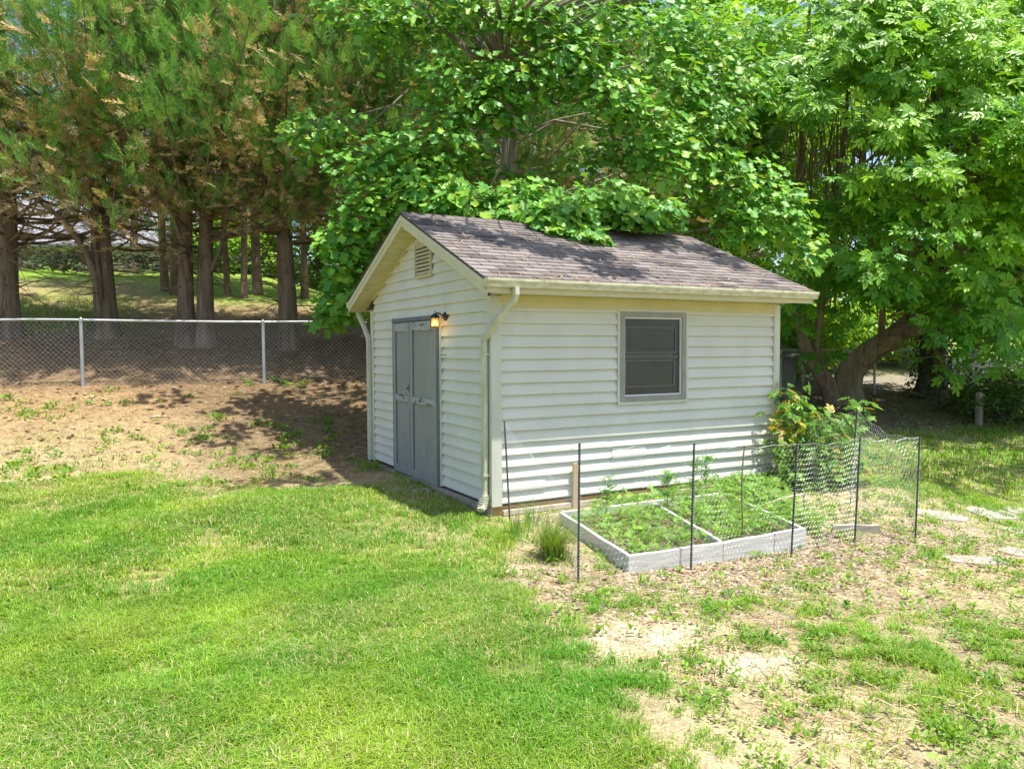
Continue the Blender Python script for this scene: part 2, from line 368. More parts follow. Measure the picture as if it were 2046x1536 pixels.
tag(go, 'sloping back yard ground of worn soil, pine needles and lawn', 'ground', kind='structure')
# ------------------------------------------------------------------ grass
def in_view(P, margin=90):
    d = P-CAM; z = d@fw; x = 1023+FPX*(d@rt)/np.maximum(z, .1); y = 768-FPX*(d@upv)/np.maximum(z, .1)
    return (z > 1.5) & (x > -margin-250) & (x < 2046+margin+250) & (y < 1536+260) & (y > -200)
def blades(n, x0, x1, y0, y1, dens_keep, hmin, hmax, wid, seedn, dmin=0., dmax=99.):
    x = rng.uniform(x0, x1, n); y = rng.uniform(y0, y1, n)
    m, poor_, sand_, v_, n1_, n2_, r_ = vegmap(x, y)
    clump = fbm(x, y, 9., seedn, 2)
    cl_ = .35+1.3*ss(.3, .65, clump); cl_ = cl_*(1-poor_)+poor_*(.05+1.5*ss(.46, .66, clump)**1.3)*.75
    keep = rng.random(n) < dens_keep*np.where(poor_ > .3, m, m**1.8)*cl_
    P = np.stack([x, y, gz(x, y)], 1); d = np.linalg.norm(P-CAM, axis=1)
    keep &= in_view(P) & (d >= dmin) & (d < dmax)
    return P[keep], m[keep], poor_[keep], v_[keep], n1_[keep], n2_[keep]
def make_grass(P, m, pr, v, n1, n2, hmin, hmax, w):
    n = len(P); h = rng.uniform(hmin, hmax, n)*(.55+.6*m)*(.75+.7*fbm(P[:, 0], P[:, 1], 1.7, 31, 2))
    an = rng.uniform(0, 6.283, n)+1.5*fbm(P[:, 0], P[:, 1], 1.2, 77, 2)
    lean = rng.uniform(.4, 1.6, n)
    dx = np.stack([np.cos(an), np.sin(an), 0*an], 1); sd = np.stack([-np.sin(an), np.cos(an), 0*an], 1)
    upz = np.array([0, 0, 1.])
    ww = (w*rng.uniform(.6, 1.3, n))[:, None]
    mid = P+dx*(h*lean*.28)[:, None]+upz*(h*.62)[:, None]
    tip = P+dx*(h*lean)[:, None]+upz*(h*np.clip(1.05-.45*lean, .3, 1))[:, None]
    V = np.stack([P-sd*ww*.5, P+sd*ww*.5, mid+sd*ww*.45, mid-sd*ww*.45, tip], 1)
    base = np.arange(n)*5
    loops = np.stack([base, base+1, base+2, base+3, base+3, base+2, base+4], 1).ravel()
    totals = np.tile([4, 3], n)
    mott = .76+.48*fbm(P[:, 0], P[:, 1], 2.4, 91, 3)[:, None]
    a = np.array([.125, .305, .022]); b = np.array([.31, .45, .045]); c = np.array([.60, .54, .27]); e = np.array([.085, .29, .02])
    t = np.clip(fbm(P[:, 0], P[:, 1], 1.1, 41, 3)*1.9-.45+rng.normal(0, .22, n), 0, 1)[:, None]
    col = a*(1-t)+b*t
    t2 = ((n2 > .56) & (rng.random(n) < .5))[:, None]; col = np.where(t2, e*.6+col*.4, col)
    dry = (rng.random(n) < .05+.15*ss(.46, .60, fbm(P[:, 0], P[:, 1], .8, 55, 3))+.30*ss(3.4, 5.4, v)*(1-ss(12, 14, v)))[:, None]
    col = np.where(dry, c*rng.uniform(.7, 1.15, (n, 1)), col*rng.uniform(.7, 1.3, (n, 1))*mott)
    return V.reshape(-1, 3), loops, totals, np.repeat(col, 5, 0)
gp = []
gp.append(make_grass(*blades(2600000, -6, 6, -5.6, 1.5, .8, .03, .1, .006, 3, 0, 6.2), .03, .075, .0042))
gp.append(make_grass(*blades(1500000, -9, 9, -3, 7, .7, .03, .1, .006, 4, 6.2, 11.5), .035, .08, .0062))
gp.append(make_grass(*blades(520000, -14, 20, -4, 20, .5, .03, .1, .006, 5, 11.5, 24), .05, .11, .014))
gv, gl, gt, gcol = join(gp)
g_ = np_mesh('grass', gv, gl, gt, M['grass'], None, gcol)
tag(g_, 'bright yellow green lawn grass with dry straw blades mixed in', 'grass', kind='stuff')
# weeds: small broad leaved rosettes in the poor ground
LEAF = ([(0, 0, 0), (.3, .22, .03), (.7, .2, .04), (1, 0, 0), (.7, -.2, .04), (.3, -.22, .03)], [(0, 1, 2, 3), (0, 3, 4, 5)])
LANCE = ([(0, 0, 0), (.3, .13, .04), (.7, .10, .03), (1, 0, -.06), (.7, -.10, .03), (.3, -.13, .04)], [(0, 3, 2, 1), (0, 5, 4, 3)])
def rosettes(cx, cy, nl, size, spread, col, upb=.7):
    n = len(cx); N = n*nl
    x = np.repeat(cx, nl)+rng.normal(0, spread, N); y = np.repeat(cy, nl)+rng.normal(0, spread, N)
    P = np.stack([x, y, gz(x, y)+rng.uniform(.005, .05, N)], 1)
    an = rng.uniform(0, 6.283, N); d = np.stack([np.cos(an), np.sin(an), rng.uniform(.1, 1.2, N)*upb], 1)
    B = basis(d, np.array([[0, 0, 1.]])+rnd(N, .3))
    c = np.repeat(col, nl, 0)*rng.uniform(.7, 1.3, (N, 1))
    return scatter(LEAF, P, B, np.repeat(size, nl)*rng.uniform(.6, 1.3, N), c)
n = 1000; cx = rng.uniform(-1.2, 5.5, n*6); cy = rng.uniform(-5.5, .5, n*6); mm = vegmap(cx, cy)
k = (mm[1] > .3) & (mm[5] > .55) & (rng.random(n*6) < .36) & ~inpoly(cx, cy, BED) & (cy < -.2) & (mm[2] < .4)
cx, cy = cx[k], cy[k]
c0 = np.array([.11, .27, .025]); c1 = np.array([.24, .38, .035])
t = rng.random((len(cx), 1))
w1 = rosettes(cx, cy, 20, rng.uniform(.018, .036, len(cx)), .042, c0*(1-t)+c1*t)
cx2 = rng.uniform(-6, 0, 420); cy2 = rng.uniform(2.6, 8.2, 420); k = (fbm(cx2, cy2, 1.3, 3) > .52); cx2, cy2 = cx2[k], cy2[k]
t = rng.random((len(cx2), 1))
w2 = rosettes(cx2, cy2, 16, rng.uniform(.04, .08, len(cx2)), .06, c0*(1-t)+c1*t, 1.3)
cx3 = rng.uniform(-.9, 5.5, 900); cy3 = rng.uniform(-5.3, -.6, 900); mm = vegmap(cx3, cy3); k = (mm[1] > .4) & ~inpoly(cx3, cy3, BED) & (rng.random(900) < .8); cx3, cy3 = cx3[k], cy3[k]
t = rng.random((len(cx3), 1)); w3 = rosettes(cx3, cy3, 16, rng.uniform(.022, .045, len(cx3)), .032, c0*(1-t)+c1*t, 1.1)
wv = join([w1, w2, w3])
tag(np_mesh('ground_weeds', wv[0], wv[1], wv[2], M['weed'], None, wv[3]), 'low broad leaved weeds scattered over the bare soil', 'weeds', kind='stuff')
# litter: curled dead leaves and needles
DEAD = ([(0, 0, .12), (.35, .3, .0), (.8, .22, .16), (1, 0, .05), (.8, -.25, .2), (.35, -.3, .06)], [(0, 1, 2, 3), (0, 3, 4, 5)])
def litter(cx, cy, s0, s1, tones, T=DEAD, lift=.008):
    n = len(cx); P = np.stack([cx, cy, gz(cx, cy)+lift], 1); an = rng.uniform(0, 6.283, n)
    d = np.stack([np.cos(an), np.sin(an), rng.normal(0, .15, n)], 1); B = basis(d, np.array([[0, 0, 1.]])+rnd(n, .35))
    tn = np.array(tones)[rng.integers(0, len(tones), n)]*rng.uniform(.6, 1.25, (n, 1))
    return scatter(T, P, B, rng.uniform(s0, s1, n), tn)
lx = np.concatenate([rng.normal(1.2, 1.5, 4600), rng.normal(3.0, .9, 2600), rng.uniform(.05, .6, 500)])
ly = np.concatenate([rng.normal(-2.4, .4, 4600), rng.normal(-2.2, .6, 2600), rng.uniform(-1.2, -.2, 500)])
k = ~inpoly(lx, ly, BED) & (ly < -.1) & (lx > -1.1); lx, ly = lx[k], ly[k]
L1 = litter(lx, ly, .016, .055, [(.40, .32, .26), (.47, .39, .33), (.34, .26, .20), (.50, .41, .29)], lift=.003)
lx = np.concatenate([rng.uniform(-8, 3, 1500), rng.uniform(5, 17, 5000)]); ly = np.concatenate([rng.uniform(5, 14, 1500), rng.uniform(.8, 7.5, 5000)])
mm = vegmap(lx, ly)[0]; k = mm < .5; lx, ly = lx[k], ly[k]
L2 = litter(lx, ly, .05, .11, [(.30, .19, .12), (.38, .26, .17), (.22, .14, .09), (.46, .35, .25)])
SL = ([(0, .018, 0), (0, -.018, 0), (.5, -.018, .05), (.5, .018, .05), (1, .012, 0), (1, -.012, 0)], [(0, 1, 2, 3), (3, 2, 5, 4)])
lx = np.concatenate([rng.uniform(-9, 1, 60000), rng.uniform(-1, 4, 7000), rng.uniform(-6, 0, 5000)]); ly = np.concatenate([rng.uniform(2.5, 12, 60000), rng.uniform(-5, -1.8, 7000), rng.uniform(-4, 4, 5000)])
k = ~inpoly(lx, ly, BED) & ~((lx > -.05) & (lx < 4.1) & (ly > -.3) & (ly < 3.9)); lx, ly = lx[k], ly[k]
L3 = litter(lx, ly, .05, .15, [(.55, .40, .21), (.42, .27, .13), (.64, .52, .32), (.24, .15, .08)], SL, .012)
lv = join([L1, L2, L3])
tag(np_mesh('leaf_litter', lv[0], lv[1], lv[2], M['litter'], None, lv[3]), 'curled dead leaves and pine straw lying on bare soil', 'leaf litter', kind='stuff')
# ------------------------------------------------------------------ the shed
L_, W_, SL_ = 4.10, 3.816, .422
ZR, YM, OG, OE = 3.253, 1.908, .252, .345
def rz_(y): return ZR-SL_*abs(y-YM)
shed = empty('garden_shed', (0, 0, -.06))
shed.location.z = 0
tag(shed, 'small cream vinyl sided shed with grey double doors and brown shingle roof', 'shed')
EXP = .125
def siding(mapf, s0, s1, ztop, holes=(), gable=False, seed=0):
    mb = MB(); r = np.random.default_rng(seed); nC = int(math.ceil(ztop/EXP))
    ph = r.uniform(0, 6.28, 4)
    def lim(z):
        if not gable or z < 2.13: return s0, s1
        h = (ZR-.155-z)/SL_; return YM-h, YM+h
    for i in range(nC):
        z0 = i*EXP; z1 = min(z0+EXP+.002, ztop)
        segs = [(s0, s1)]
        for (a, b, c, d) in holes:
            if z0 >= c-EXP*.5 and z1 <= d+EXP*.5+.01:
                ns = []
                for (p, q_) in segs:
                    if b <= p or a >= q_: ns.append((p, q_))
                    else:
                        if a > p: ns.append((p, a))
                        if b < q_: ns.append((b, q_))
                segs = ns
        sg2 = []
        for (p, q_) in segs:
            if q_-p > 1.3 and r.random() < .6:
                jn = r.uniform(p+.3, q_-.3); sg2 += [(p, jn+.02, 0.), (jn, q_, .0024)]
            else: sg2.append((p, q_, 0.))
        for (p, q_, lift_) in sg2:
            nS = max(1, int((q_-p)/.28)); ss_ = np.linspace(0, 1, nS+1); vs = []
            for t in ss_:
                la, lb = lim(z0); ua, ub = lim(z1)
                a0, b0 = max(p, la), min(q_, lb); a1, b1 = max(p, ua), min(q_, ub)
                if b0 < a0: a0 = b0 = YM
                if b1 < a1: a1 = b1 = YM
                x0 = a0+(b0-a0)*t; x1 = a1+(b1-a1)*t
                wv_ = .0012*math.sin(x0*3.1+ph[0]+i*1.7)+.0009*math.sin(x0*7.7+ph[1]+i)
                o = .0225+lift_+.0016*math.sin(x0*2.3+i*2.1+ph[2])+r.uniform(-.0006, .0006)
                vs += [mapf(x0, z0+wv_, -.012), mapf(x0, z0+wv_, o), mapf(x0, z0+.012+wv_, o-.001), mapf(x1, z1+wv_, -.010+lift_)]
            fs = []
            for j in range(nS):
                for kk in range(3): fs.append((j*4+kk, (j+1)*4+kk, (j+1)*4+kk+1, j*4+kk+1))
            mb.add(vs, fs)
    return mb
WIN = (1.585, 2.575, .985, 2.03)     # outer window
DOOR = (1.30, 2.90, -.06, 2.01)
FZ = 2.153
siding(lambda s, z, o: (s, -o, z), .088, L_-.07, FZ, [(WIN[0]+.02, WIN[1]-.02, WIN[2], WIN[3])], seed=1).build('front_siding', M['siding'], shed, recalc=False)
# patched panel strips on the front wall
for (a, b, zz) in ((1.50, 1.98, .375), (1.49, 1.97, .25), (.105, .62, .125)):
    pm = MB()
    pm.add([(a, -.0275, zz-.008), (b, -.0275, zz-.005), (b, -.0285, zz+.018), (a, -.0285, zz+.016), (a, -.002, zz+.118), (b, -.002, zz+.118), (a, -.010, zz-.008), (b, -.010, zz-.005)],
           [(0, 1, 2, 3), (3, 2, 5, 4), (6, 7, 1, 0)])
    pm.build('patch_strip', M['siding'], shed)
fz_ = MB(); fz_.box((.0925, -.027, 2.034), (L_-.0755, -.002, FZ+.004)); fz_.build('frieze_board', M['soffit'], shed)
siding(lambda s, z, o: (-o, s, z), .07, W_-.07, ZR-.17, [(DOOR[0]+.02, DOOR[1]-.02, DOOR[2], DOOR[3])], True, 2).build('gable_siding', M['siding'], shed, recalc=False)
siding(lambda s, z, o: (L_+o, s, z), .07, W_-.07, ZR-.17, (), True, 3).build('gable_siding', M['siding'], shed, recalc=False)
siding(lambda s, z, o: (s, W_+o, z), .07, L_-.07, FZ, seed=4).build('back_siding', M['siding'], shed, recalc=False)
wb = MB(); wb.prism([(0.0, -.02), (W_, -.02), (W_, 2.18), (YM, 3.05), (0.0, 2.18)], 0, .018, .05)
wb.prism([(0.0, -.02), (W_, -.02), (W_, 2.18), (YM, 3.05), (0.0, 2.18)], 0, L_-.05, L_-.018)
wb.box((.05, .018, -.02), (WIN[0]+.03, .05, 2.18)); wb.box((WIN[1]-.03, .018, -.02), (L_-.05, .05, 2.18))
wb.box((WIN[0]+.03, .018, -.02), (WIN[1]-.03, .05, WIN[2]+.02)); wb.box((WIN[0]+.03, .018, WIN[3]-.02), (WIN[1]-.03, .05, 2.18))
wb.box((.05, W_-.05, -.02), (L_-.05, W_-.018, 2.18))
wb.build('wall_core', M['trim'], shed)
def corner(x, y, sx, sy, wx, wy):
    mb = MB(); a, b = -.030*sx, -.030*sy
    mb.box((min(x+a, x+sx*wx), min(y+b, y+sy*.004), -.03), (max(x+a, x+sx*wx), max(y+b, y+sy*.004), FZ-.004))
    mb.box((min(x+a, x+sx*.004), min(y+sy*.0045, y+sy*wy), -.03), (max(x+a, x+sx*.004), max(y+sy*.0045, y+sy*wy), FZ-.004))
    mb.build('corner_trim', M['trim'], shed, bevel=.003)
corner(0, 0, 1, 1, .092, .07); corner(L_, 0, -1, 1, .075, .075); corner(0, W_, 1, -1, .075, .075); corner(L_, W_, -1, -1, .075, .075)
sb = MB(); sb.box((-.003, -.003, -.30), (L_+.003, .09, -.032)); sb.box((-.003, W_-.09, -.30), (L_+.003, W_+.003, -.032))
sb.box((L_-.09, .09, -.30), (L_+.002, W_-.09, -.032)); sb.build('sill_beam', M['sill'], shed, bevel=.004)
fb = MB(); fb.box((-.03, .0, -.3), (.09, 2.24, -.038)); fb.box((-.03, 2.245, -.3), (.09, W_, -.055)); fb.build('foundation_sill', M['concrete'], shed, bevel=.006)
wl = MB(); wl.box((.10, -.045, -.13), (3.9, -.006, -.075)); wl.build('base_batten', M['rod'], shed, bevel=.003)
# --- roof: shingle courses with tabs
rb = MB(); r = np.random.default_rng(11); CE = .128
LEN = math.hypot(YM+OE+.02, SL_*(YM+OE+.02)); cs, sn = 1/math.hypot(1, SL_), SL_/math.hypot(1, SL_)
nR = int(LEN/CE)+1
for side in (-1, 1):
    for i in range(nR):
        d0 = LEN-i*CE; d1 = max(d0-CE-.004, 0.0)
        x = -OG-.02-(.15 if i % 2 else 0); xe = L_+OG+.02
        while x < xe:
            w = .305; a, b = max(x, -OG-.02), min(x+w-.013, xe)
            if b-a > .01:
                j0 = r.uniform(-.004, .004); t = r.random(); tone = np.array([.12, .106, .102])*(1-t)+np.array([.25, .222, .21])*t
                if r.random() < .12: tone = np.array([.075, .066, .068])
                def P(xx, dd, h): return (xx, YM+side*(dd*cs-h*sn*-1*0), ZR-dd*sn+h)
                rb.add([P(a, d0+j0, .004), P(b, d0+j0, .004), P(b, d0+j0, .017), P(a, d0+j0, .017), P(b, d1, .004), P(a, d1, .004)],
                       [(0, 1, 2, 3), (3, 2, 4, 5), (0, 3, 5), (1, 4, 2)], tone)
            x += w
rb.build('roof', M['roof'], shed, recalc=True)
roof_o = [c for c in shed.children if c.name.startswith('roof')][0]
rc = MB()
x = -OG-.02
while x < L_+OG:
    x2 = min(x+.16, L_+OG+.02); t = r.random(); tone = np.array([.10, .082, .082])*(1-t)+np.array([.16, .135, .13])*t
    rc.add([(x, YM-.15, ZR-.15*SL_+.018), (x2, YM-.15, ZR-.15*SL_+.014), (x2, YM, ZR+.020), (x, YM, ZR+.026), (x2, YM+.15, ZR-.15*SL_+.014), (x, YM+.15, ZR-.15*SL_+.018)],
           [(0, 1, 2, 3), (3, 2, 4, 5)], tone)
    x += .14
rc.build('ridge_cap', M['roof'], roof_o)
dk = MB()
for side in (-1, 1):    # deck
    e = OE+.0
    y0 = YM; y1 = YM+side*(YM+e)
    dk.prism([(y0, ZR-.001), (y1, ZR-SL_*(YM+e)-.001), (y1, ZR-SL_*(YM+e)-.022), (y0, ZR-.022)], 0, -OG-.012, L_+OG+.012)
dk.build('drip_edge', M['dripedge'], shed)
# rake fascia (two stepped boards), both gables
for gx0, sg in ((-OG, -1), (L_+OG, 1)):
    rf = MB()
    for side in (-1, 1):
        ye = YM+side*(YM+OE)
        for (t0, t1, o0, o1) in ((.024, .085, 0, .020), (.0855, .155, -.003, .010)):
            a, b = sorted((gx0+sg*o0, gx0+sg*o1))
            rf.prism([(YM, ZR-t0), (ye, rz_(ye)-t0), (ye, rz_(ye)-t1), (YM, ZR-t1)], 0, a, b)
    rf.build('rake_fascia', M['cream'], shed)
    so = MB()
    for side in (-1, 1):
        yo = 0.0
        nB = 17; e = YM+OE-.02
        for i in range(nB):
            a = e*i/nB; b = e*(i+1)/nB-.013
            y0, y1 = YM+side*a, YM+side*b
            
            xs = sorted((gx0-sg*.004, (0 if sg < 0 else L_)-sg*.0+sg*.003))
            so.prism([(y0, rz_(y0)-.150), (y1, rz_(y1)-.150), (y1, rz_(y1)-.141), (y0, rz_(y0)-.141)], 0, xs[0], xs[1])
        ya, yb = YM, YM+side*e
        so.prism([(ya, rz_(ya)-.1405), (yb, rz_(yb)-.1405), (yb, rz_(yb)-.132), (ya, rz_(ya)-.132)], 0, xs[0], xs[1])
    so.build('rake_soffit', M['soffit'], shed)
    jt = MB()
    for side in (-1, 1):   # trim where the siding meets the soffit
        ya, yb = YM, YM+side*(YM-.07); xw = -.028 if sg < 0 else L_+.006
        jt.prism([(ya, rz_(ya)-.152), (yb, rz_(yb)-.152), (yb, rz_(yb)-.178), (ya, rz_(ya)-.178)], 0, xw, xw+.022)
    jt.build('soffit_trim', M['soffit'], shed)
zf = rz_(-OE)
for y0, sg in ((0, -1), (W_, 1)):
    ef = MB(); a, b = sorted((y0+sg*(OE-.02), y0+sg*OE)); ef.box((-OG+.012, a, FZ), (L_+OG-.012, b, zf-.026)); ef.build('eave_fascia', M['cream'], shed)
    es = MB(); a, b = sorted((y0+sg*.0, y0+sg*(OE-.021))); es.box((-.0, a, FZ+.006), (L_+.0, b, FZ+.018)); es.build('eave_soffit', M['soffit'], shed)
    gu = MB(); s = lambda q: y0+sg*q
    prof = [(OE+.002, zf-.01), (OE+.002, zf-.095), (OE+.062, zf-.095), (OE+.068, zf-.07), (OE+.085, zf-.035), (OE+.085, zf-.008), (OE+.074, zf-.008), (OE+.074, zf-.032), (OE+.058, zf-.066), (OE+.054, zf-.086), (OE+.010, zf-.086), (OE+.010, zf-.01)]
    gu.prism([(s(p), z) for p, z in prof], 0, -OG-.012, L_+OG+.012)
    for xx in (-OG-.016, L_+OG+.0121):
        gu.prism([(s(p), z) for p, z in (prof[:6])], 0, xx, xx+.0039)
    gu.build('gutter', M['gutter'], shed)
def rect_tube(P, w, d, side):
    mb = MB(); P = [np.array(p, float) for p in P]; vs = []; n = len(P); S = unit(np.array(side, float))
    for i in range(n):
        t = unit(P[min(i+1, n-1)]-P[max(i-1, 0)]); u = unit(S-t*(S@t)); w_ = np.cross(t, u)
        hw, hd = w/2, d/2; c = .008
        for (a, b) in ((hw-c, hd), (-hw+c, hd), (-hw, hd-c), (-hw, -hd+c), (-hw+c, -hd), (hw-c, -hd), (hw, -hd+c), (hw, hd-c)):
            vs.append(P[i]+u*a+w_*b)
    fs = [(i*8+k_, i*8+(k_+1) % 8, (i+1)*8+(k_+1) % 8, (i+1)*8+k_) for i in range(n-1) for k_ in range(8)]+[tuple(range(8)), tuple((n-1)*8+k_ for k_ in range(8))]
    mb.add(vs, fs); return mb
gx_ = .06
ds = rect_tube([(gx_, -OE-.045, zf-.09), (gx_, -OE-.045, zf-.16), (gx_-.005, -OE-.03, zf-.21), (-.035, -.14, zf-.42), (-.055, -.0, zf-.55), (-.066, .055, zf-.60), (-.066, .06, zf-.68), (-.066, .06, 1.0), (-.068, .06, .13), (-.075, .05, .06), (-.10, .02, .0), (-.155, -.02, -.045)], .076, .052, (0, 1, 0))
dso = ds.build('downspout', M['downspout'], shed)
for t in np.linspace(0, 1, 6):
    rb_ = MB(); p = np.array((-.072, .054, .085))*(1-t)+np.array((-.13, 0.0, -.028))*t
    rb_.box(p-np.array((.034, .049, .006)), p+np.array((.034, .049, .006))); rb_.build('elbow_rib', M['downspout'], dso)
for zz in (1.55, .30):
    rb_ = MB(); rb_.box((-.1, .012, zz-.012), (-.03, .108, zz+.012)); rb_.build('strap', M['downspout'], dso)
ds = rect_tube([(-.10, W_+OE+.045, zf-.09), (-.10, W_+OE+.03, zf-.17), (-.075, W_+.20, zf-.36), (-.06, W_+.06, zf-.52), (-.06, W_+.03, zf-.62), (-.06, W_+.03, .2), (-.06, W_+.03, -.02)], .075, .055, (0, 1, 0))
ds.build('downspout', M['downspout'], shed)
# --- double doors
def leaf(y0, y1, z0, z1, yaw, hinge):
    w = y1-y0; mb = MB(); mb.box((-.030, y0, z0), (-.008, y1, z1)); st = .085 if w < .8 else .10
    for (a, b, c, d) in ((y0, y0+st*.7, z0, z1), (y1-st, y1, z0, z1)): mb.box((-.050, a, c), (-.0305, b, d))
    d = mb.build('door_leaf', M['door'], shed, bevel=.003)
    for zz, hh in ((z0+.002, .10), (.915, .085), (z1-.115, .113)):
        rl = MB(); rl.box((-.0505, y0+st*.7+.001, zz), (-.0310, y1-st-.001, zz+hh))
        rl.build('door_rail', M['door_rail' if zz > .1 else 'door'], d, bevel=.004)
    for (a, b, c, e) in ((y0+st*.7+.002, y0+st*.7+.010, z0+.105, .912), (y1-st-.010, y1-st-.002, z0+.105, .912), (y0+st*.7+.002, y0+st*.7+.010, 1.002, z1-.117), (y1-st-.010, y1-st-.002, 1.002, z1-.117)):
        br = MB(); br.box((-.040, a, c), (-.031, b, e)); br.build('panel_mould', M['door_frame'], d)
    return d
leaf(1.365, 2.235, -.03, 1.945, 0, 0); leaf(2.250, 2.845, -.035, 1.945, 0, 0)
df = MB(); df.box((-.040, 1.310, -.035), (-.004, 1.358, 1.955)); df.box((-.040, 2.852, -.035), (-.004, 2.895, 1.955)); df.box((-.046, 1.310, 1.956), (-.004, 2.895, 2.006))
df.build('door_frame', M['door_frame'], shed, bevel=.003)
lt = MB(); lt.box((-.058, 2.23, 1.06), (-.0505, 2.275, 1.15)); lt.tube([(-.06, 2.255, 1.10), (-.085, 2.255, 1.10)], .012, 8); lt.build('door_latch', M['door_frame'], shed)
jc = MB(); jc.box((-.031, 1.278, -.02), (-.003, 1.3095, 2.03)); jc.build('door_trim', M['trim'], shed)
jc = MB(); jc.box((-.031, 2.8955, -.02), (-.003, 2.918, 2.03)); jc.build('door_trim', M['trim'], shed)
hk = MB(); hk.tube([(-.018, 1.13, 1.535), (-.05, 1.135, 1.54), (-.06, 1.15, 1.53), (-.062, 1.175, 1.52), (-.06, 1.185, 1.545)], .004, 6); hk.build('wall_hook', M['black'], shed)
# --- window
x0, x1, z0, z1 = WIN
def ring(mb, x0, x1, z0, z1, w, ya, yb):
    mb.box((x0, ya, z0), (x0+w, yb, z1)); mb.box((x1-w, ya, z0), (x1, yb, z1)); mb.box((x0+w, ya, z0), (x1-w, yb, z0+w)); mb.box((x0+w, ya, z1-w), (x1-w, yb, z1))
wt = MB(); ring(wt, x0-.018, x1+.018, z0-.018, z1+.016, .03, -.032, .012); wt.build('window_trim', M['trim'], shed)
wf = MB(); ring(wf, x0+.0125, x1-.0125, z0+.0125, z1-.0125, .062, -.038, .03); wfo = wf.build('window_frame', M['winframe'], shed, bevel=.003)
wi = MB(); ring(wi, x0+.075, x1-.075, z0+.075, z1-.075, .014, -.020, .012); wi.build('screen_frame', M['white'], wfo)
ws = MB(); zm = 1.505; ws.box((x0+.0895, -.008, zm-.014), (x1-.0895, .0, zm+.010)); ws.box((x0+.11, -.002, zm+.012), (x1-.2, .004, zm+.03))
ws.build('meeting_rail', M['winsash'], wfo)
sh_ = MB(); ring(sh_, x0+.10, x1-.16, z0+.17, zm-.03, .022, -.004, .003); ring(sh_, x0+.10, x1-.14, zm+.04, z1-.18, .020, -.004, .003); sh_.build('sash', M['winsash'], wfo)
sc_ = MB(); sc_.add([(x0+.085, .0045, z0+.085), (x1-.085, .0045, z0+.085), (x1-.085, .0045, z1-.085), (x0+.085, .0045, z1-.085)], [(0, 1, 2, 3)]); sc_.build('window_screen', M['screen'], wfo)
# --- gable vent (hung askew under the rake)
gv_ = empty('gable_vent'); gv_.parent = shed
y0, y1, z0, z1 = 1.535, 2.06, 2.478, 2.955
vf = MB()
vf.box((-.040, y0, z0), (-.014, y0+.03, rz_(y0)-.18)); vf.box((-.040, y1-.03, z0), (-.014, y1, z1-.02)); vf.box((-.040, y0+.03, z0), (-.014, y1-.03, z0+.03)); vf.box((-.040, y0+.05, z1-.05), (-.014, y1-.03, z1-.02))
bpy.data.objects.remove(gv_)
vo = vf.build('gable_vent', M['vent'], shed, bevel=.002)
vb = MB(); vb.box((-.020, y0+.03, z0+.03), (-.0165, y1-.03, z1-.05)); vb.build('vent_dark_sheet', M['dark'], vo)  # near-black sheet paints the unlit hollow behind the louvres
vs_ = MB()
for i in range(9):
    z = z0+.045+i*.046
    vs_.add([(-.038, y0+.032, z), (-.038, y1-.032, z), (-.024, y1-.032, z+.030), (-.024, y0+.032, z+.030), (-.036, y0+.032, z-.004), (-.036, y1-.032, z-.004)], [(0, 1, 2, 3), (4, 5, 1, 0)])
vs_.build('louvre', M['vent'], vo)
# --- wall lantern beside the doors
la = empty('wall_lantern', (-.016, 1.15, 1.98)); tag(la, 'black wall lantern with lit bulb behind amber glass panes', 'lantern')
def lathe(mb, prof, c, ax=2, n=16):
    vs = []; m = len(prof)
    for (r_, h) in prof:
        for k_ in range(n):
            a = 2*math.pi*k_/n; p = [r_*math.cos(a), r_*math.sin(a)]
            q_ = {2: (p[0], p[1], h), 0: (h, p[0], p[1])}[ax]; vs.append(np.array(c)+np.array(q_))
    mb.add(vs, [(i*n+k_, i*n+(k_+1) % n, (i+1)*n+(k_+1) % n, (i+1)*n+k_) for i in range(m-1) for k_ in range(n)]+[tuple(range(n)), tuple((m-1)*n+k_ for k_ in range(n))])
lp = MB(); lathe(lp, [(.058, .0), (.058, -.012), (.045, -.022), (.018, -.030)], (0, 0, 0), 0); lp.build('back_plate', M['black'], la, smooth=False)
la2 = MB(); la2.tube([(-.025, 0, .0), (-.07, .015, .035), (-.11, .03, .045), (-.135, .04, .02)], .010, 8); la2.build('arm', M['black'], la)
cc = np.array((-.135, .04, -.075)); hx = .058
cg = MB(); pts = [cc+np.array((hx*math.cos(a), hx*math.sin(a), 0)) for a in np.arange(6)*math.pi/3+.2]
for p in pts: cg.tube([p+(0, 0, -.062), p+(0, 0, .058)], .0045, 5)
for zz in (-.062, .058, .028):
    if zz == .028: continue
    for i in range(6): cg.tube([pts[i]+(0, 0, zz), pts[(i+1) % 6]+(0, 0, zz)], .005, 5)
cgo = cg.build('cage', M['black'], la)
ro = MB(); lathe(ro, [(.068, .060), (.052, .085), (.030, .098), (.026, .108), (.010, .112)], cc, 2, 12); ro.tube([cc+(0, 0, .11), cc+(0, .004, .125), cc+(0, .010, .137), cc+(0, 0, .15), cc+(0, -.010, .137), cc+(0, 0, .12)], .003, 6); ro.build('lantern_cap', M['black'], la)
gl_ = MB()
for i in range(6):
    a, b = pts[i], pts[(i+1) % 6]; s_ = .97
    a = cc+(a-cc)*s_; b = cc+(b-cc)*s_
    gl_.add([a+(0, 0, -.057), b+(0, 0, -.057), b+(0, 0, .053), a+(0, 0, .053)], [(0, 1, 2, 3)])
gl_.build('amber_pane', M['amber'], la)
bu = MB(); lathe(bu, [(.004, -.045), (.018, -.036), (.024, -.02), (.022, -.004), (.012, .012), (.010, .03)], cc, 2, 14); bu.build('bulb', M['bulb'], la, smooth=True)
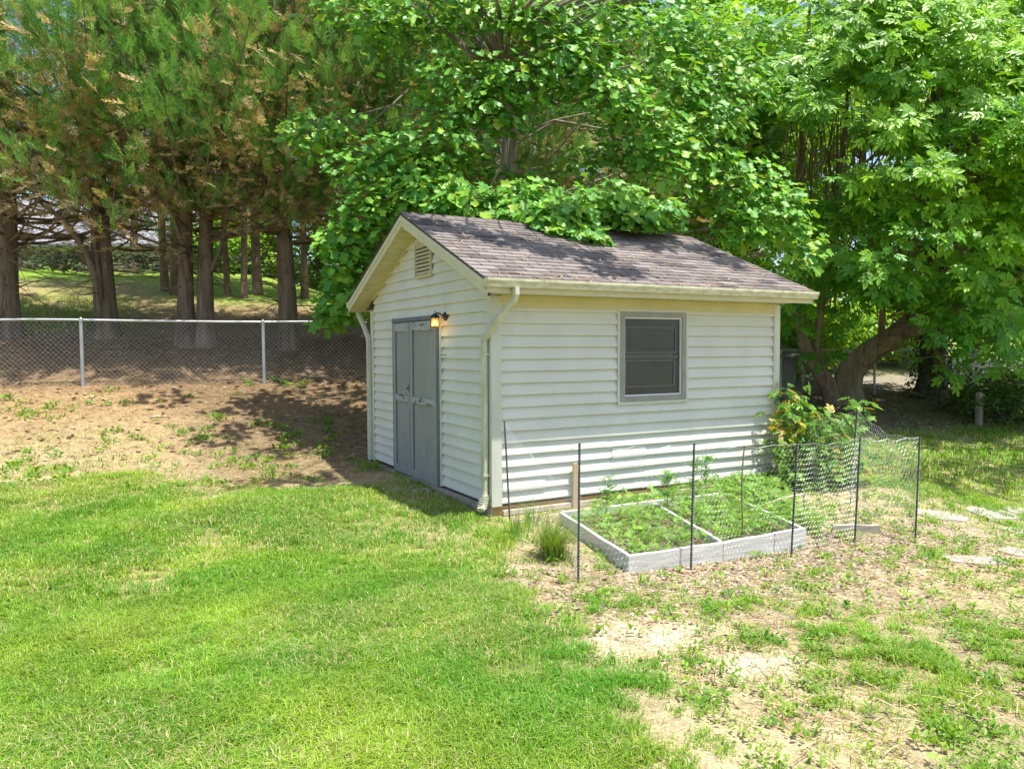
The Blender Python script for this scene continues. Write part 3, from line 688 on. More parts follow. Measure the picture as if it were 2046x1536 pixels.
lampd = bpy.data.lights.new('lantern_glow', 'POINT'); la.scale = (.88, .88, .88); lampd.energy = .45; lampd.color = (1, .66, .28); lampd.shadow_soft_size = .03
lo = link(bpy.data.objects.new('lantern_glow', lampd), la); lo.location = cc+np.array((0, 0, -.045))
n_ = 260; X_ = rng.uniform(-.2, L_+.2, n_); Y_ = np.where(rng.random(n_) < .45, rng.uniform(-.42, -.25, n_), rng.uniform(-.3, 1.8, n_)); P_ = np.stack([X_, Y_, ZR-SL_*np.abs(Y_-YM)+.026], 1)
an_ = rng.uniform(0, 6.283, n_); d_ = np.stack([np.cos(an_), np.sin(an_), SL_*np.sin(an_)], 1)
f_ = scatter(SL, P_, basis(d_, np.tile([[0, -SL_, 1.]], (n_, 1))+rnd(n_, .2)), np.c_[rng.uniform(.05, .16, n_), rng.uniform(.10, .3, n_), rng.uniform(.1, .2, n_)], np.array([(.40, .26, .14)])*rng.uniform(.4, 1.5, (n_, 1)))
tag(np_mesh('roof_debris', f_[0], f_[1], f_[2], M['litter'], None, f_[3]), 'dry needles and twigs fallen on the shingles', 'debris', kind='stuff')
# ------------------------------------------------------------------ chain link fence
cl = empty('chain_link_fence', (-3.78, 8.51, 1.06)); tag(cl, 'galvanised chain link fence running behind the shed under the trees', 'fence')
O = np.array([-3.78, 8.51, 1.06])
F0 = np.array([-3.78, 8.51]); FD = np.array([3.03, -.41]); FD_L = np.linalg.norm(FD); FH = 1.17
def fpt(s, h):
    p = F0+FD*s; return np.array([p[0], p[1], g1(p[0], p[1])+h])-O
SA, SB = -3, 8
ts = np.arange(SA, SB+.01, .25)
rail = MB(); rail.tube([fpt(s, FH) for s in ts], .021, 8); rail.build('top_rail', M['galv'], cl, smooth=True)
for s in range(SA, SB+1):
    pb = MB(); r_ = .030; pb.tube([fpt(s, -.2), fpt(s, FH-.02)], r_, 10); pb.tube([fpt(s, FH-.03), fpt(s, FH+.02)], .036, 10); pb.tube([fpt(s, FH+.02), fpt(s, FH+.045)], [.03, .012], 10)
    pb.build('fence_post', M['galv'], cl, smooth=False)
cm = MB(); DS = .082/FD_L; DH = .082; n_ = int((SB-SA)/DS); rr = .0017
gs = np.linspace(SA, SB, 700); gzs = np.array([g1(*(F0+FD*s)) for s in gs])
nrm = np.array([.134, .991, 0])
def fp(s, h, off):
    p = F0+FD*s; return np.array([p[0], p[1], np.interp(s, gs, gzs)+h])-O+nrm*off
hb, ht = .03, FH-.005; nv_ = int((ht-hb)/DH)
for dirn in (1, -1):
    for i in range(-nv_, n_+nv_):
        s0 = SA+i*DS; a = s0; b = s0+dirn*DS*nv_
        lo_s, hi_s = min(a, b), max(a, b)
        if lo_s < SA or hi_s > SB: continue
        Pp = [fp(a+(b-a)*t, hb+(ht-hb)*t+.0, .028+.004*dirn) for t in (0, .33, .66, 1)]
        # little knuckle above the rail
        Pp.append(Pp[-1]+np.array([0, 0, .035])+np.array([FD[0], FD[1], 0])/FD_L*.018*dirn)
        cm.tube(Pp, rr, 3, cap=False)
cm.build('chain_link_mesh', M['wire'], cl, recalc=False)
# ------------------------------------------------------------------ raised bed
FL, FM, FR, BL, BM, BR = [np.array(p) for p in ((.15, -2.10), (1.12, -2.13), (2.19, -2.08), (.48, -.55), (1.60, -.60), (2.63, -.60))]
bed = empty('raised_bed', (.15, -2.1, -.1)); tag(bed, 'weathered white board planting bed divided in two, full of weeds', 'planting bed')
BO = np.array((.15, -2.1, -.1))
def board(p, q_, zt0, zt1, h, th, name='bed_board', m='bedwood', parent=bed, off=BO):
    p = np.array(p, float); q_ = np.array(q_, float); t = unit(q_-p); nn = np.array((-t[1], t[0]))*th/2; mb = MB(); nS = 6; vs = []
    for i in range(nS+1):
        f = i/nS; c = p*(1-f)+q_*f; z = zt0*(1-f)+zt1*f+.004*math.sin(i*1.9+p[0]*5)
        for (sg, dz) in ((1, 0), (-1, 0), (-1, -h), (1, -h)): vs.append(np.array((*(c+nn*sg), z+dz))-off)
    fs = [(i*4+k_, i*4+(k_+1) % 4, (i+1)*4+(k_+1) % 4, (i+1)*4+k_) for i in range(nS) for k_ in range(4)]+[(0, 1, 2, 3), tuple(nS*4+k_ for k_ in (3, 2, 1, 0))]
    mb.add(vs, fs); return mb.build(name, M[m], parent, bevel=.004)
e = unit(FR-FL)
board(FL-e*.02, FM-e*.002, -.055, -.062, .19, .040); board(FM+e*.002, FR+e*.02, -.064, -.075, .22, .040)
nL = unit(BL-FL)
board(FL+nL*.024, BL, -.053, -.03, .17, .036); board(FM+unit(BM-FM)*.024, BM-unit(BM-FM)*.022, -.052, -.03, .14, .036); board(FR+unit(BR-FR)*.024, BR, -.072, -.03, .18, .036)
board(BL+np.array((.02, .0)), BR-np.array((.02, 0)), -.028, -.03, .15, .036)
so_ = MB(); so_.add([(*(p), z) for p, z in ((FL*.99+BR*.01-BO[:2], -.02), (FR-BO[:2], -.035), (BR-BO[:2], .005), (BL-BO[:2], .005))], [(0, 1, 2, 3)])
so_.build('bed_soil', M['soil'], bed)
sm_ = bed.children[-1]
# --- weeds of the bed and behind it (feathery)
FERN = []; ff = []
def add_l(v, f, p, d, n, s):
    T = np.array(LEAF[0])*s; B = basis(np.array([d]), np.array([n]))[0]; b = len(v); v += list(T@B+np.array(p)); f += [tuple(i+b for i in q_) for q_ in LEAF[1]]
for i in range(6):
    t = .25+.12*i; sg = 1 if i % 2 else -1
    add_l(FERN, ff, (t*.75, 0, .08*math.sin(t*3)), (.55, sg*.9, .15), (0, 0, 1.), .36*(1.1-t*.6))
add_l(FERN, ff, (.75, 0, .05), (1, 0, -.15), (0, 0, 1.), .3)
FERNT = (FERN, ff)
def thicket(n, poly, h0, h1, s0, s1, zoff, ca, cb):
    xs = [p[0] for p in poly]; ys = [p[1] for p in poly]; N = n*5
    x = rng.uniform(min(xs), max(xs), N); y = rng.uniform(min(ys), max(ys), N); k = inpoly(x, y, poly); x, y = x[k][:n], y[k][:n]; n = len(x)
    hmap = (.35+1.1*fbm(x, y, 2.2, 61, 3))
    z = (gz(x, y) if zoff == 0 else -.125+.02*(y+2))+rng.uniform(h0, h1, n)*hmap
    an = rng.uniform(0, 6.283, n); d = np.stack([np.cos(an), np.sin(an), rng.uniform(-.1, .9, n)], 1)
    B = basis(d, np.array([[0, -.1, 1.]])+rnd(n, .35)); t = rng.random((n, 1))
    return scatter(FERNT, np.stack([x, y, z], 1), B, rng.uniform(s0, s1, n), (np.array(ca)*(1-t)+np.array(cb)*t)*rng.uniform(.7, 1.25, (n, 1)))
INB1 = [(.22, -2.04), (1.08, -2.07), (1.55, -.66), (.52, -.62)]; INB2 = [(1.18, -2.07), (2.13, -2.02), (2.55, -.66), (1.66, -.66)]
OUT1 = [(2.3, -1.7), (2.75, -2.0), (3.1, -1.3), (3.6, -.3), (2.8, -.1), (2.7, -.6)]; OUT2 = [(.9, -.5), (3.5, -.55), (3.6, -.15), (1.2, -.12)]; OUT3 = [(3.0, -.2), (4.0, -.9), (5.2, .4), (4.3, .6)]
ga, gb = (.12, .29, .04), (.28, .46, .07)
tp = [thicket(900, INB1, .0, .09, .06, .12, .09, ga, gb), thicket(950, INB2, .0, .13, .06, .13, .09, ga, gb), thicket(1000, OUT1, .0, .20, .07, .14, 0, ga, gb), thicket(600, OUT2, .0, .16, .07, .14, 0, ga, gb), thicket(700, OUT3, .0, .15, .07, .14, 0, ga, gb)]
tv = join(tp); tag(np_mesh('bed_weeds', tv[0], tv[1], tv[2], M['weed'], None, tv[3]), 'feathery green weeds filling the white bed and its edges', 'weeds', kind='stuff')
# ------------------------------------------------------------------ chicken wire enclosure
cw = empty('chicken_wire_fence', (.66, -2.25, -.2)); tag(cw, 'sagging chicken wire on dark stakes around the planting bed', 'wire fence')
CO = np.array((.66, -2.25, -.2))
s0b = ground(990, 1024); s0b = np.array([.03, -.32, g1(.03, -.32)])
SP = [(s0b, at(1008, 842, 7.62)), (np.array((-.44, -2.27, g1(-.44, -2.27))), None), (np.array((.66, -2.25, 0)), None), (np.array((1.85, -2.24, 0)), None), (np.array((2.95, -2.03, 0)), None), (np.array((3.52, -2.28, 0)), None), (np.array((3.54, -1.54, 0)), None)]
tops_px = [None, (1158, 886), (1387, 886), (1593, 884), (1719, 874), (1838, 871), (1713, 819)]
base_px = [None, (1155, 1165), (1380, 1140), (1580, 1117), (1707, 1085), (1828, 1085), (1698, 1008)]
stk = []
for i, (b, t) in enumerate(SP):
    if base_px[i]: b = ground(*base_px[i])
    if t is None:
        z = proj(b)[2]; t = at(*tops_px[i], z)
    stk.append((b, t))
    mb = MB(); P0 = b-np.array((0, 0, .12)); n_s = 34
    mb.tube([P0+(t-P0)*f for f in np.linspace(0, 1, n_s)]-CO if False else [P0+(t-P0)*f-CO for f in np.linspace(0, 1, n_s)], [.0085+(.0012 if k_ % 2 else 0) for k_ in range(n_s)], 8)
    so2 = mb.build('stake', M['stake'], cw, smooth=False)
    wr = MB()
    for f in np.linspace(.1, .985, 44):
        c = P0+(t-P0)*f-CO; wr.tube([c+np.array((-.009, -.0078, -.003)), c+np.array((.0, -.0108, .0)), c+np.array((.009, -.0078, .003))], .0016, 4)
    wr.build('ridge', M['stakewire'], so2)
stk.append((np.array((4.22, .15, g1(4.22, .15))), np.array((4.22, .15, g1(4.22, .15)+.95))))
def hexnet(P):   # P(s in metres, h 0..1)-> 3D ; returns edges
    pass
hm = MB()
order = [0, 1, 2, 3, 4, 5, 6, 7]
r = np.random.default_rng(5)
for a, b in zip(order[:-1], order[1:]):
    (b0, t0), (b1, t1) = stk[a], stk[b]
    w_ = .0004 if a in (1, 2) else (.0006 if a in (0, 3) else .001)
    t0_, t1_ = t0-np.array((0, 0, .01)), t1-np.array((0, 0, .01))
    Ln = np.linalg.norm((b1-b0)[:2]); H = .88; cwid, chei = .044, .052
    nxn = max(2, int(Ln/cwid)); nyn = int(H/(chei*.75))
    lift = .30 if (a, b) == (4, 5) else (.10 if (a, b) == (5, 6) else .015)
    bul = {(0, 1): .28, (4, 5): -.16, (5, 6): .22, (6, 7): .12}.get((a, b), .03)
    sag = {(0, 1): .22, (5, 6): .10, (6, 7): .12}.get((a, b), .025)
    nd = unit(np.array((-(b1-b0)[1], (b1-b0)[0], 0)))
    ph = r.uniform(0, 6.28, 3)
    def S(u, v):
        u = min(max(u, 0), 1)
        lo_ = b0*(1-u)+b1*u; hi_ = t0_*(1-u)+t1_*u; bump_ = math.sin(math.pi*u)
        lo_ = lo_+np.array((0, 0, lift*(bump_ if lift > .05 else 1))); hi_ = hi_-np.array((0, 0, sag*bump_+.015*math.sin(u*19+ph[0])*bump_))
        return lo_*(1-v)+hi_*v+nd*(bul*bump_*math.sin(math.pi*(.2+.8*v))+.014*math.sin(u*13+v*6+ph[1])*bump_)-CO
    cell = lambda i, j: (i+(.5 if j % 2 else 0))/nxn
    for j in range(nyn+1):
        for i in range(nxn):
            u = cell(i, j); v0 = j/nyn
            A = S(u-.5/nxn, v0-.16/nyn if j else v0); Bt = S(u, min(1, v0+.16/nyn)); C_ = S(u+.5/nxn, v0-.16/nyn if j else v0); D = S(u, min(1, v0+.84/nyn))
            hm.tube([A, Bt], w_, 3, cap=False); hm.tube([Bt, C_], w_, 3, cap=False)
            if j < nyn: hm.tube([Bt, D], w_*1.5, 3, cap=False)
    hm.tube([S(u, 1) for u in np.linspace(0, 1, 14)], .0016, 4, cap=False)
hm.build('wire_mesh', M['hexwire'], cw, recalc=False)
# ------------------------------------------------------------------ small things in the yard
def thing_mesh(mb, name, mat_, label, cat, group=None, **k): return tag(mb.build(name, M[mat_], None, **k), label, cat, group)
p0, p1 = ground(1662, 1066), ground(1756, 1068); zt = max(p0[2], p1[2])
o = board(p0[:2], p1[:2], p0[2]+.085, p1[2]+.09, .11, .05, 'plank', 'plank', None, np.zeros(3)); tag(o, 'short weathered grey plank lying on edge right of the bed', 'plank')
mb = MB(); mb.box((.945, -.072, -.16), (1.005, -.047, .36)); thing_mesh(mb, 'wooden_stub', 'stub', 'short upright timber stub leaning on the front siding', 'stub', bevel=.004)
Pa, Pb, Pc = at(1508, 1015, proj((2.3, -1.2, 0))[2]), at(1560, 996, proj((2.75, -1.25, 0))[2]), at(1606, 986, proj((3.0, -1.35, 0))[2])
mb = MB(); mb.tube([at(1480, 1030, proj((2.1, -1.25, 0))[2]), Pa, Pb, Pc], .009, 6); thing_mesh(mb, 'bent_pole', 'rod', 'thin pale bent pole resting across the weeds behind the bed', 'pole', smooth=True)
b = ground(1607, 1062); z_ = proj(b)[2]; mb = MB(); mb.tube([b-(0, 0, .05), at(1606, 983, z_)], [.011, .010], 6); thing_mesh(mb, 'wooden_stick', 'postwood', 'short dark stick holding up the end of the pale pole', 'stick')
b = ground(1480, 1112); z_ = proj(b)[2]; mb = MB(); mb.tube([b-(0, 0, .05)]+[at(1480+6*f+2*math.sin(f*7), 1112-222*f, z_+.15*f) for f in np.linspace(.1, 1, 8)], .0065, 6); thing_mesh(mb, 'rusty_rod', 'rust', 'thin rusty rod stuck upright in front of the bed', 'rod')
for i, (px, py, w, d, a, lab) in enumerate(((1880, 1032, .62, .30, -.5, 'pale flat paving stone nearest the wire fence, half grown over'), (1985, 1030, .60, .42, -.35, 'large pale paving stone with a shadow across its left end'), (2035, 1022, .40, .30, -.3, 'small pale paving stone beyond the large one at the lawn edge'), (2050, 1062, .5, .35, -.4, 'pale paving stone sunk in grass below the large one'), (1950, 1120, .55, .3, -.5, 'dull paving stone mostly buried in the bare soil'), (2040, 1105, .4, .3, -.3, 'worn paving stone at the right edge of the bare soil'))):
    c = ground(px, py); mb = MB(); r_ = np.random.default_rng(i+40); n_ = 11; vs = []
    pl = [((w/2)*abs(math.cos(t))**.6*np.sign(math.cos(t))*r_.uniform(.86, 1.05), (d/2)*abs(math.sin(t))**.6*np.sign(math.sin(t))*r_.uniform(.86, 1.05)) for t in np.arange(n_)*2*math.pi/n_]
    rot = lambda p: (c[0]+p[0]*math.cos(a)-p[1]*math.sin(a), c[1]+p[0]*math.sin(a)+p[1]*math.cos(a))
    pl = [rot(p) for p in pl]; zs = [g1(*p)+.016 for p in pl]
    mb.add([(p[0], p[1], z-.09) for p, z in zip(pl, zs)]+[(p[0], p[1], z) for p, z in zip(pl, zs)], [tuple(range(n_))[::-1], tuple(range(n_, 2*n_))]+[(q_, (q_+1) % n_, n_+(q_+1) % n_, n_+q_) for q_ in range(n_)]); thing_mesh(mb, 'paving_stone', 'paver', lab, 'paving stone', 'paving stones in the lawn', bevel=.008)
b = ground(1956, 850); z_ = proj(b)[2]; mb = MB(); hgt = 66/FPX*z_; mb.box((b[0]-.06, b[1]-.05, b[2]-.1), (b[0]+.065, b[1]+.06, b[2]+hgt)); thing_mesh(mb, 'wooden_post', 'postwood', 'short grey wooden post standing under the big right tree', 'post', bevel=.012)
b = ground(320, 836); mb = MB(); mb.tube([b+np.array((-.16, .0, .012)), b+np.array((-.05, .02, .022)), b+np.array((.06, .01, .02)), b+np.array((.17, .05, .02))], [.012, .016, .014, .007], 6); thing_mesh(mb, 'fallen_branch', 'rod', 'pale broken stick lying on the dry lawn', 'stick', smooth=True)
b = ground(840, 975); mb = MB(); c = b
pl = [(c[0]+.42*math.cos(t)*(.85+.2*math.sin(3*t)), c[1]+.22*math.sin(t)) for t in np.arange(12)*math.pi/6]
mb.prism(pl, 2, c[2]-.08, c[2]+.014); thing_mesh(mb, 'door_slab', 'concrete', 'rough grey stone slab half buried at the shed doors', 'slab', bevel=.01)
mb = MB()
cpts = [(1.05, -.30), (1.5, -.33), (1.9, -.28), (2.3, -.26)]
mb.tube([(x, y, g1(x, y)+.02+.10*((x-1.0)/1.3)) for x, y in cpts], .006, 6)
M['hose'] = pbr('green_cord', (.03, .30, .16), (.04, .36, .2), 9, None, .5, bstr=0)
thing_mesh(mb, 'green_cord', 'hose', 'bright green cord lying along the front wall base', 'cord', smooth=True)
# clump of long ornamental grass
c = ground(1105, 1118)
def tuft_blades(c, n, h0, h1, w, lean, cols):
    P = np.repeat(np.array([c]), n, 0)+np.c_[rng.normal(0, .045, (n, 2)), np.zeros(n)]; an = rng.uniform(0, 6.283, n); h = rng.uniform(h0, h1, n); ln = rng.uniform(.1, lean, n)
    dx = np.stack([np.cos(an), np.sin(an), 0*an], 1); sd = np.stack([-np.sin(an), np.cos(an), 0*an], 1); U = np.array([0, 0, 1.])
    rows = []
    for t in (0, .35, .7, 1):
        p = P+dx*(h*ln*t**1.6)[:, None]+U*(h*(t-.42*ln*t**2.2))[:, None]; ww = w*(1-t*.9)
        rows += [p-sd*ww/2, p+sd*ww/2]
    V = np.stack(rows, 1); b = np.arange(n)*8
    lo_ = np.concatenate([np.stack([b+2*i, b+2*i+1, b+2*i+3, b+2*i+2], 1) for i in range(3)], 1).reshape(-1)
    cl_ = np.array(cols)[rng.integers(0, len(cols), n)]*rng.uniform(.75, 1.25, (n, 1))
    return V.reshape(-1, 3), lo_, np.full(n*3, 4), np.repeat(cl_, 8, 0)
tb = tuft_blades(c, 700, .22, .48, .006, 1.1, [(.16, .33, .03), (.24, .38, .04), (.10, .25, .02), (.38, .34, .12)])
tag(np_mesh('grass_clump', tb[0], tb[1], tb[2], M['grass'], None, tb[3]), 'round clump of long fine grass beside the left wire stake', 'grass clump')
for (px, py, h, lab) in ((1030, 1075, .40, 'tall green weed growing by the left end of the wire'), (1062, 1050, .36, 'upright leafy weed before the sill at the bed end')):
    c = ground(px, py); tb = tuft_blades(c, 30, .2, h, .014, .7, [(.13, .30, .03), (.2, .36, .05)])
    tag(np_mesh('tall_weed', tb[0], tb[1], tb[2], M['grass'], None, tb[3]), lab, 'weed', 'tall weeds at the shed corner')
for i, (x, y, h, lab) in enumerate(((2.05, -.75, .5, 'feathery seedling standing tallest behind the second dark stake'), (1.55, -.9, .42, 'feathery seedling near the bed divider'), (1.0, -.6, .36, 'feathery seedling at the back of the left bed half'), (2.45, -.5, .45, 'feathery seedling before the sunlit siding at right'))):
    z = g1(x, y)+.05; mb = MB(); mb.tube([(x, y, z-.05), (x+.01, y, z+h*.5), (x-.01, y+.02, z+h)], [.005, .003, .002], 5, col=(.12, .26, .05))
    st = mb.build('feathery_seedling', M['weed'], None, smooth=True); tag(st, lab, 'seedling', 'feathery seedlings in the bed')
    n_ = 26; t = rng.uniform(.3, 1, n_); an = rng.uniform(0, 6.28, n_); P = np.stack([x+0*t, y+0*t, z+h*t], 1); d = np.stack([np.cos(an), np.sin(an), .5+0*an], 1)
    f = scatter(FERNT, P, basis(d, np.array([[0, 0, 1.]])+rnd(n_, .3)), rng.uniform(.09, .16, n_), np.tile([[.12, .30, .04]], (n_, 1))*rng.uniform(.8, 1.3, (n_, 1)))
    np_mesh('foliage', f[0], f[1], f[2], M['weed'], st, f[3])
# ------------------------------------------------------------------ trees
def copy_tree(root, loc, rz, s, label, group=None):
    r_ = root.copy(); COL.objects.link(r_); r_.location = [float(a) for a in loc]; r_.rotation_euler = (0, 0, rz); r_.scale = (s, s, s); r_['label'] = label
    if group: r_['group'] = group
    for ch in list(root.children):
        c_ = ch.copy(); COL.objects.link(c_); c_.parent = r_
    return r_
# spray template: flat feathery frond
def frond(seed):
    rr_ = np.random.default_rng(seed); v = []; f = []
    def quad(p, d, ln, w):
        n_ = np.array((-d[1], d[0], 0))*w; m_ = p+d*ln*.5; q_ = p+d*ln+np.array((0, 0, .02)); b = len(v)
        v.extend([p, m_+n_, q_, m_-n_]); f.append((b, b+1, b+2, b+3))
    for i in range(9):
        t = .06+.105*i
        for sg in (1, -1):
            ln = (.40*(1-.70*t))*rr_.uniform(.65, 1.15); an = R(40)+rr_.normal(0, .16)
            p = np.array((t, 0, .10*t*t)); d = np.array((math.cos(an), sg*math.sin(an), rr_.normal(.08, .22)))
            quad(p, d, ln, .017)
            for q_, sc2 in ((.4, .42), (.7, .34)):
                a2 = an+rr_.choice([-1, 1])*R(36); quad(p+d*ln*q_, np.array((math.cos(a2), sg*math.sin(a2), rr_.normal(.1, .25))), ln*sc2, .017)
    b = len(v); v.extend([np.array((0, .008, 0)), np.array((.9, .008, .09)), np.array((1.12, 0, .12)), np.array((.9, -.008, .09)), np.array((0, -.008, 0))]); f.append((b, b+1, b+2, b+3, b+4))
    return (np.array(v), f)
FR_T = [frond(1), frond(2)]
def conifer_meshes(seed, H, base, Lmax, nl=120, per=26, brown=.5):
    rr_ = np.random.default_rng(seed); Ps = []; Ds = []; Cs = []; Ss = []; lim = MB()
    for i in range(nl):
        f = rr_.random()**1.6; h = base+(H-base)*f; az = i*2.399+rr_.normal(0, .3)
        if math.sin(az) > .35 and rr_.random() < .6: continue
        h -= rr_.uniform(0, .9)*(1-f)
        L = Lmax*(1-f)**.85*rr_.uniform(.6, 1.12)+.35
        o = np.array((math.cos(az), math.sin(az), 0)); up_ = rr_.uniform(.15, .6)
        pts = [np.array((0, 0, h))+o*L*t+np.array((0, 0, 1.))*(L*(up_*t*.8+.22*t*t-.10*math.sin(3.1*t))) for t in np.linspace(0, 1, 7)]
        lim.tube(pts, [max(.006, .035*(1-.85*t)*min(1, L/2.5)) for t in np.linspace(0, 1, 7)], 4, cap=False)
        k_ = int(per*.8*(.5+L/Lmax)); t = rr_.uniform(.16, 1.04, k_)**.7
        q_ = np.array([[np.interp(tt, np.linspace(0, 1, 7), [p[a] for p in pts]) for a in range(3)] for tt in t])
        side = np.cross(o, (0, 0, 1.))
        off = rr_.normal(0, .20, (k_, 3))*np.array((1, 1, .8))+side*(rr_.normal(0, .34, (k_, 1))*(1.05-t[:, None]*.6)*min(1.2, L/2))
        Ps.append(q_+off)
        grn = (t+rr_.normal(0, .17, k_)) > (.70+.5*(brown-.5)+.12*(1-f))
        d = o*(.8+0*t[:, None])+off*.9+np.array((0, 0, 1.))*np.where(grn, rr_.uniform(.1, 1.1, k_), rr_.uniform(-.7, .3, k_))[:, None]+rr_.normal(0, .25, (k_, 3))
        Ds.append(d)
        u = rr_.random((k_, 1)); g_ = np.array((.055, .19, .045))*(1-u)+np.array((.17, .36, .09))*u
        b_ = np.array((.36, .25, .12))*(1-u)+np.array((.70, .56, .34))*u
        mid = np.array((.30, .32, .08))
        c = np.where(grn[:, None], g_, b_); tr = (np.abs(t-.68) < .06)[:, None]; c = np.where(tr, .5*c+.5*mid, c)
        Cs.append(c*rr_.uniform(.75, 1.2, (k_, 1))); Ss.append(rr_.uniform(.30, .55, k_))
        for tt in (rr_.uniform(.35, .6), rr_.uniform(.55, .8), rr_.uniform(.75, .95), 1.0):     # dense green tufts near the limb ends
            if rr_.random() < .25: continue
            c0 = np.array([np.interp(tt, np.linspace(0, 1, 7), [p[a] for p in pts]) for a in range(3)])+side*rr_.normal(0, .22)*(1.3-tt)
            m_ = rr_.integers(7, 13); o2 = rr_.normal(0, .13, (m_, 3)); Ps.append(c0+o2); Ds.append(o*.5+np.array((0, 0, .9))+rr_.normal(0, .4, (m_, 3)))
            u = rr_.random(); g2 = np.array((.11, .31, .06))*(1-u)+np.array((.36, .58, .14))*u
            Cs.append(g2*rr_.uniform(.8, 1.2, (m_, 1))); Ss.append(rr_.uniform(.26, .44, m_))
    P = np.concatenate(Ps); D = np.concatenate(Ds); C_ = np.concatenate(Cs); S_ = np.concatenate(Ss)
    B = basis(D, np.array([[0, 0, 1.]])+rr_.normal(0, .45, (len(P), 3)))
    hh = len(P)//2
    j = join([scatter(FR_T[0], P[:hh], B[:hh], S_[:hh], C_[:hh]), scatter(FR_T[1], P[hh:], B[hh:], S_[hh:], C_[hh:])])
    return j, lim
def trunk_mb(H, r0, seed, twin=False, lean=0.):
    rr_ = np.random.default_rng(seed); mb = MB()
    for k_ in range(2 if twin else 1):
        ox = (k_-.5)*.42 if twin else 0; ph = rr_.uniform(0, 6.28)
        hs = np.concatenate([[-.4, 0, .12, .3, .6], np.linspace(1., H, 12)])
        pts = [np.array((ox+.05*math.sin(h*.7+ph)+lean*h+(k_-.5)*.02*h*(1 if twin else 0), -.1*k_+.05*math.cos(h*.6+ph), h)) for h in hs]
        rad = [r0*((1.0-.9*max(h, 0)/H)+.34*math.exp(-max(h, 0)/.28)) for h in hs]
        mb.tube(pts, rad, 14, wob=.10, wf=4)
    return mb
def dead_mb(base, seed, n=46, r0=.24):
    rr_ = np.random.default_rng(seed); mb = MB()
    for i in range(n):
        h = rr_.uniform(.9, base+.6); az = rr_.uniform(0, 6.28); o = np.array((math.cos(az), math.sin(az), 0)); L = rr_.uniform(.5, 1.9); a = rr_.uniform(-.15, .7)
        pts = [np.array((0, 0, h))+o*(r0*.5+L*t)+np.array((0, 0, L*(a*t-.45*t*t))) for t in np.linspace(0, 1, 5)]
        mb.tube(pts, [.016, .012, .009, .006, .003], 4, cap=False)
        for j in range(3):
            t = rr_.uniform(.3, .9); p = pts[int(t*4)]; d = o*.6+rr_.normal(0, .5, 3); mb.tube([p, p+d*.25, p+d*.45+np.array((0, 0, -.1))], [.006, .004, .002], 3, cap=False)
    return mb
CON = []
def conifer(px, py, variant, label, r0=.26, H=11.5, base=2.5, Lmax=4.2, twin=False, seed=1, nl=130, brown=.5, pos=None):
    b = ground(px, py) if pos is None else np.array((*pos, g1(*pos)))
    t = empty('conifer_tree', b, rng.uniform(-.4, .4)); tag(t, label, 'tree', 'conifers in the row behind the fence')
    tm_ = trunk_mb(H*.97, r0, seed, twin)
    (V, lp_, tt_, cc_), lim = conifer_meshes(seed, H, base, Lmax, nl, 30, brown)
    tm_.add(lim.v, lim.f); tm_.build('trunk', M['bark'], t, smooth=True)
    np_mesh('crown', V, lp_, tt_, M['conifer'], t, cc_)
    dead_mb(base, seed+9, 46, r0).build('dead_branches', M['twig'], t, recalc=False)
    CON.append(t); return t
conifer(20, 672, 0, 'thick trunked conifer at the left edge of the row behind the fence', .235, 11.5, 2.5, 4.3, seed=21)
conifer(210, 674, 0, 'conifer with a leaning side limb, right of the left post of the fence', .22, 12, 2.7, 4.2, seed=22)
conifer(398, 690, 0, 'twin trunked conifer in the middle of the fence span', .19, 11.5, 2.6, 4.4, True, seed=23)
conifer(573, 697, 0, 'straight dark trunked conifer just right of the right fence post', .20, 12.5, 2.9, 3.6, seed=24, brown=.55)
for (x, s_, a, lab) in ((2.35, 1.0, 1.1, 'conifer hidden low behind the shed gable, dark brown inside'), (5.0, .95, 2.7, 'conifer behind the shed roof, right of the tulip limbs'), (8.2, 1., 4.0, 'conifer behind the right end of the shed')):
    y = 10.6-.135*x; copy_tree(CON[3 if x < 4 else 1], (x, y, g1(x, y)), a, s_, lab)
# slanting side limbs of the row's second and third trees
def limb_part(tree, P, r, name='limb'):
    o = np.array(tree.location); a = -tree.rotation_euler.z; Rm = np.array([[math.cos(a), -math.sin(a), 0], [math.sin(a), math.cos(a), 0], [0, 0, 1]])
    mb = MB(); mb.tube([Rm@(np.array(p)-o) for p in P], r, 8, wob=.06); mb.build(name, M['bark'], tree, smooth=True)
b = np.array(CON[1].location); z_ = proj(b)[2]
limb_part(CON[1], [at(213, 640, z_-.1), at(196, 570, z_-.3), at(170, 500, z_-.5), at(128, 440, z_-.8), at(60, 390, z_-1.1)], [.10, .085, .07, .055, .03])
limb_part(CON[1], [at(205, 600, z_-.25), at(192, 500, z_-.4), at(180, 420, z_-.6)], [.06, .05, .03])
b = np.array(CON[2].location); z_ = proj(b)[2]
limb_part(CON[2], [at(378, 560, z_-.2), at(368, 500, z_-.4), at(352, 450, z_-.6), at(335, 400, z_-.9)], [.08, .06, .05, .03])
limb_part(CON[2], [at(412, 560, z_-.15), at(440, 500, z_-.3), at(452, 440, z_-.4), at(470, 370, z_-.5)], [.06, .045, .035, .02])
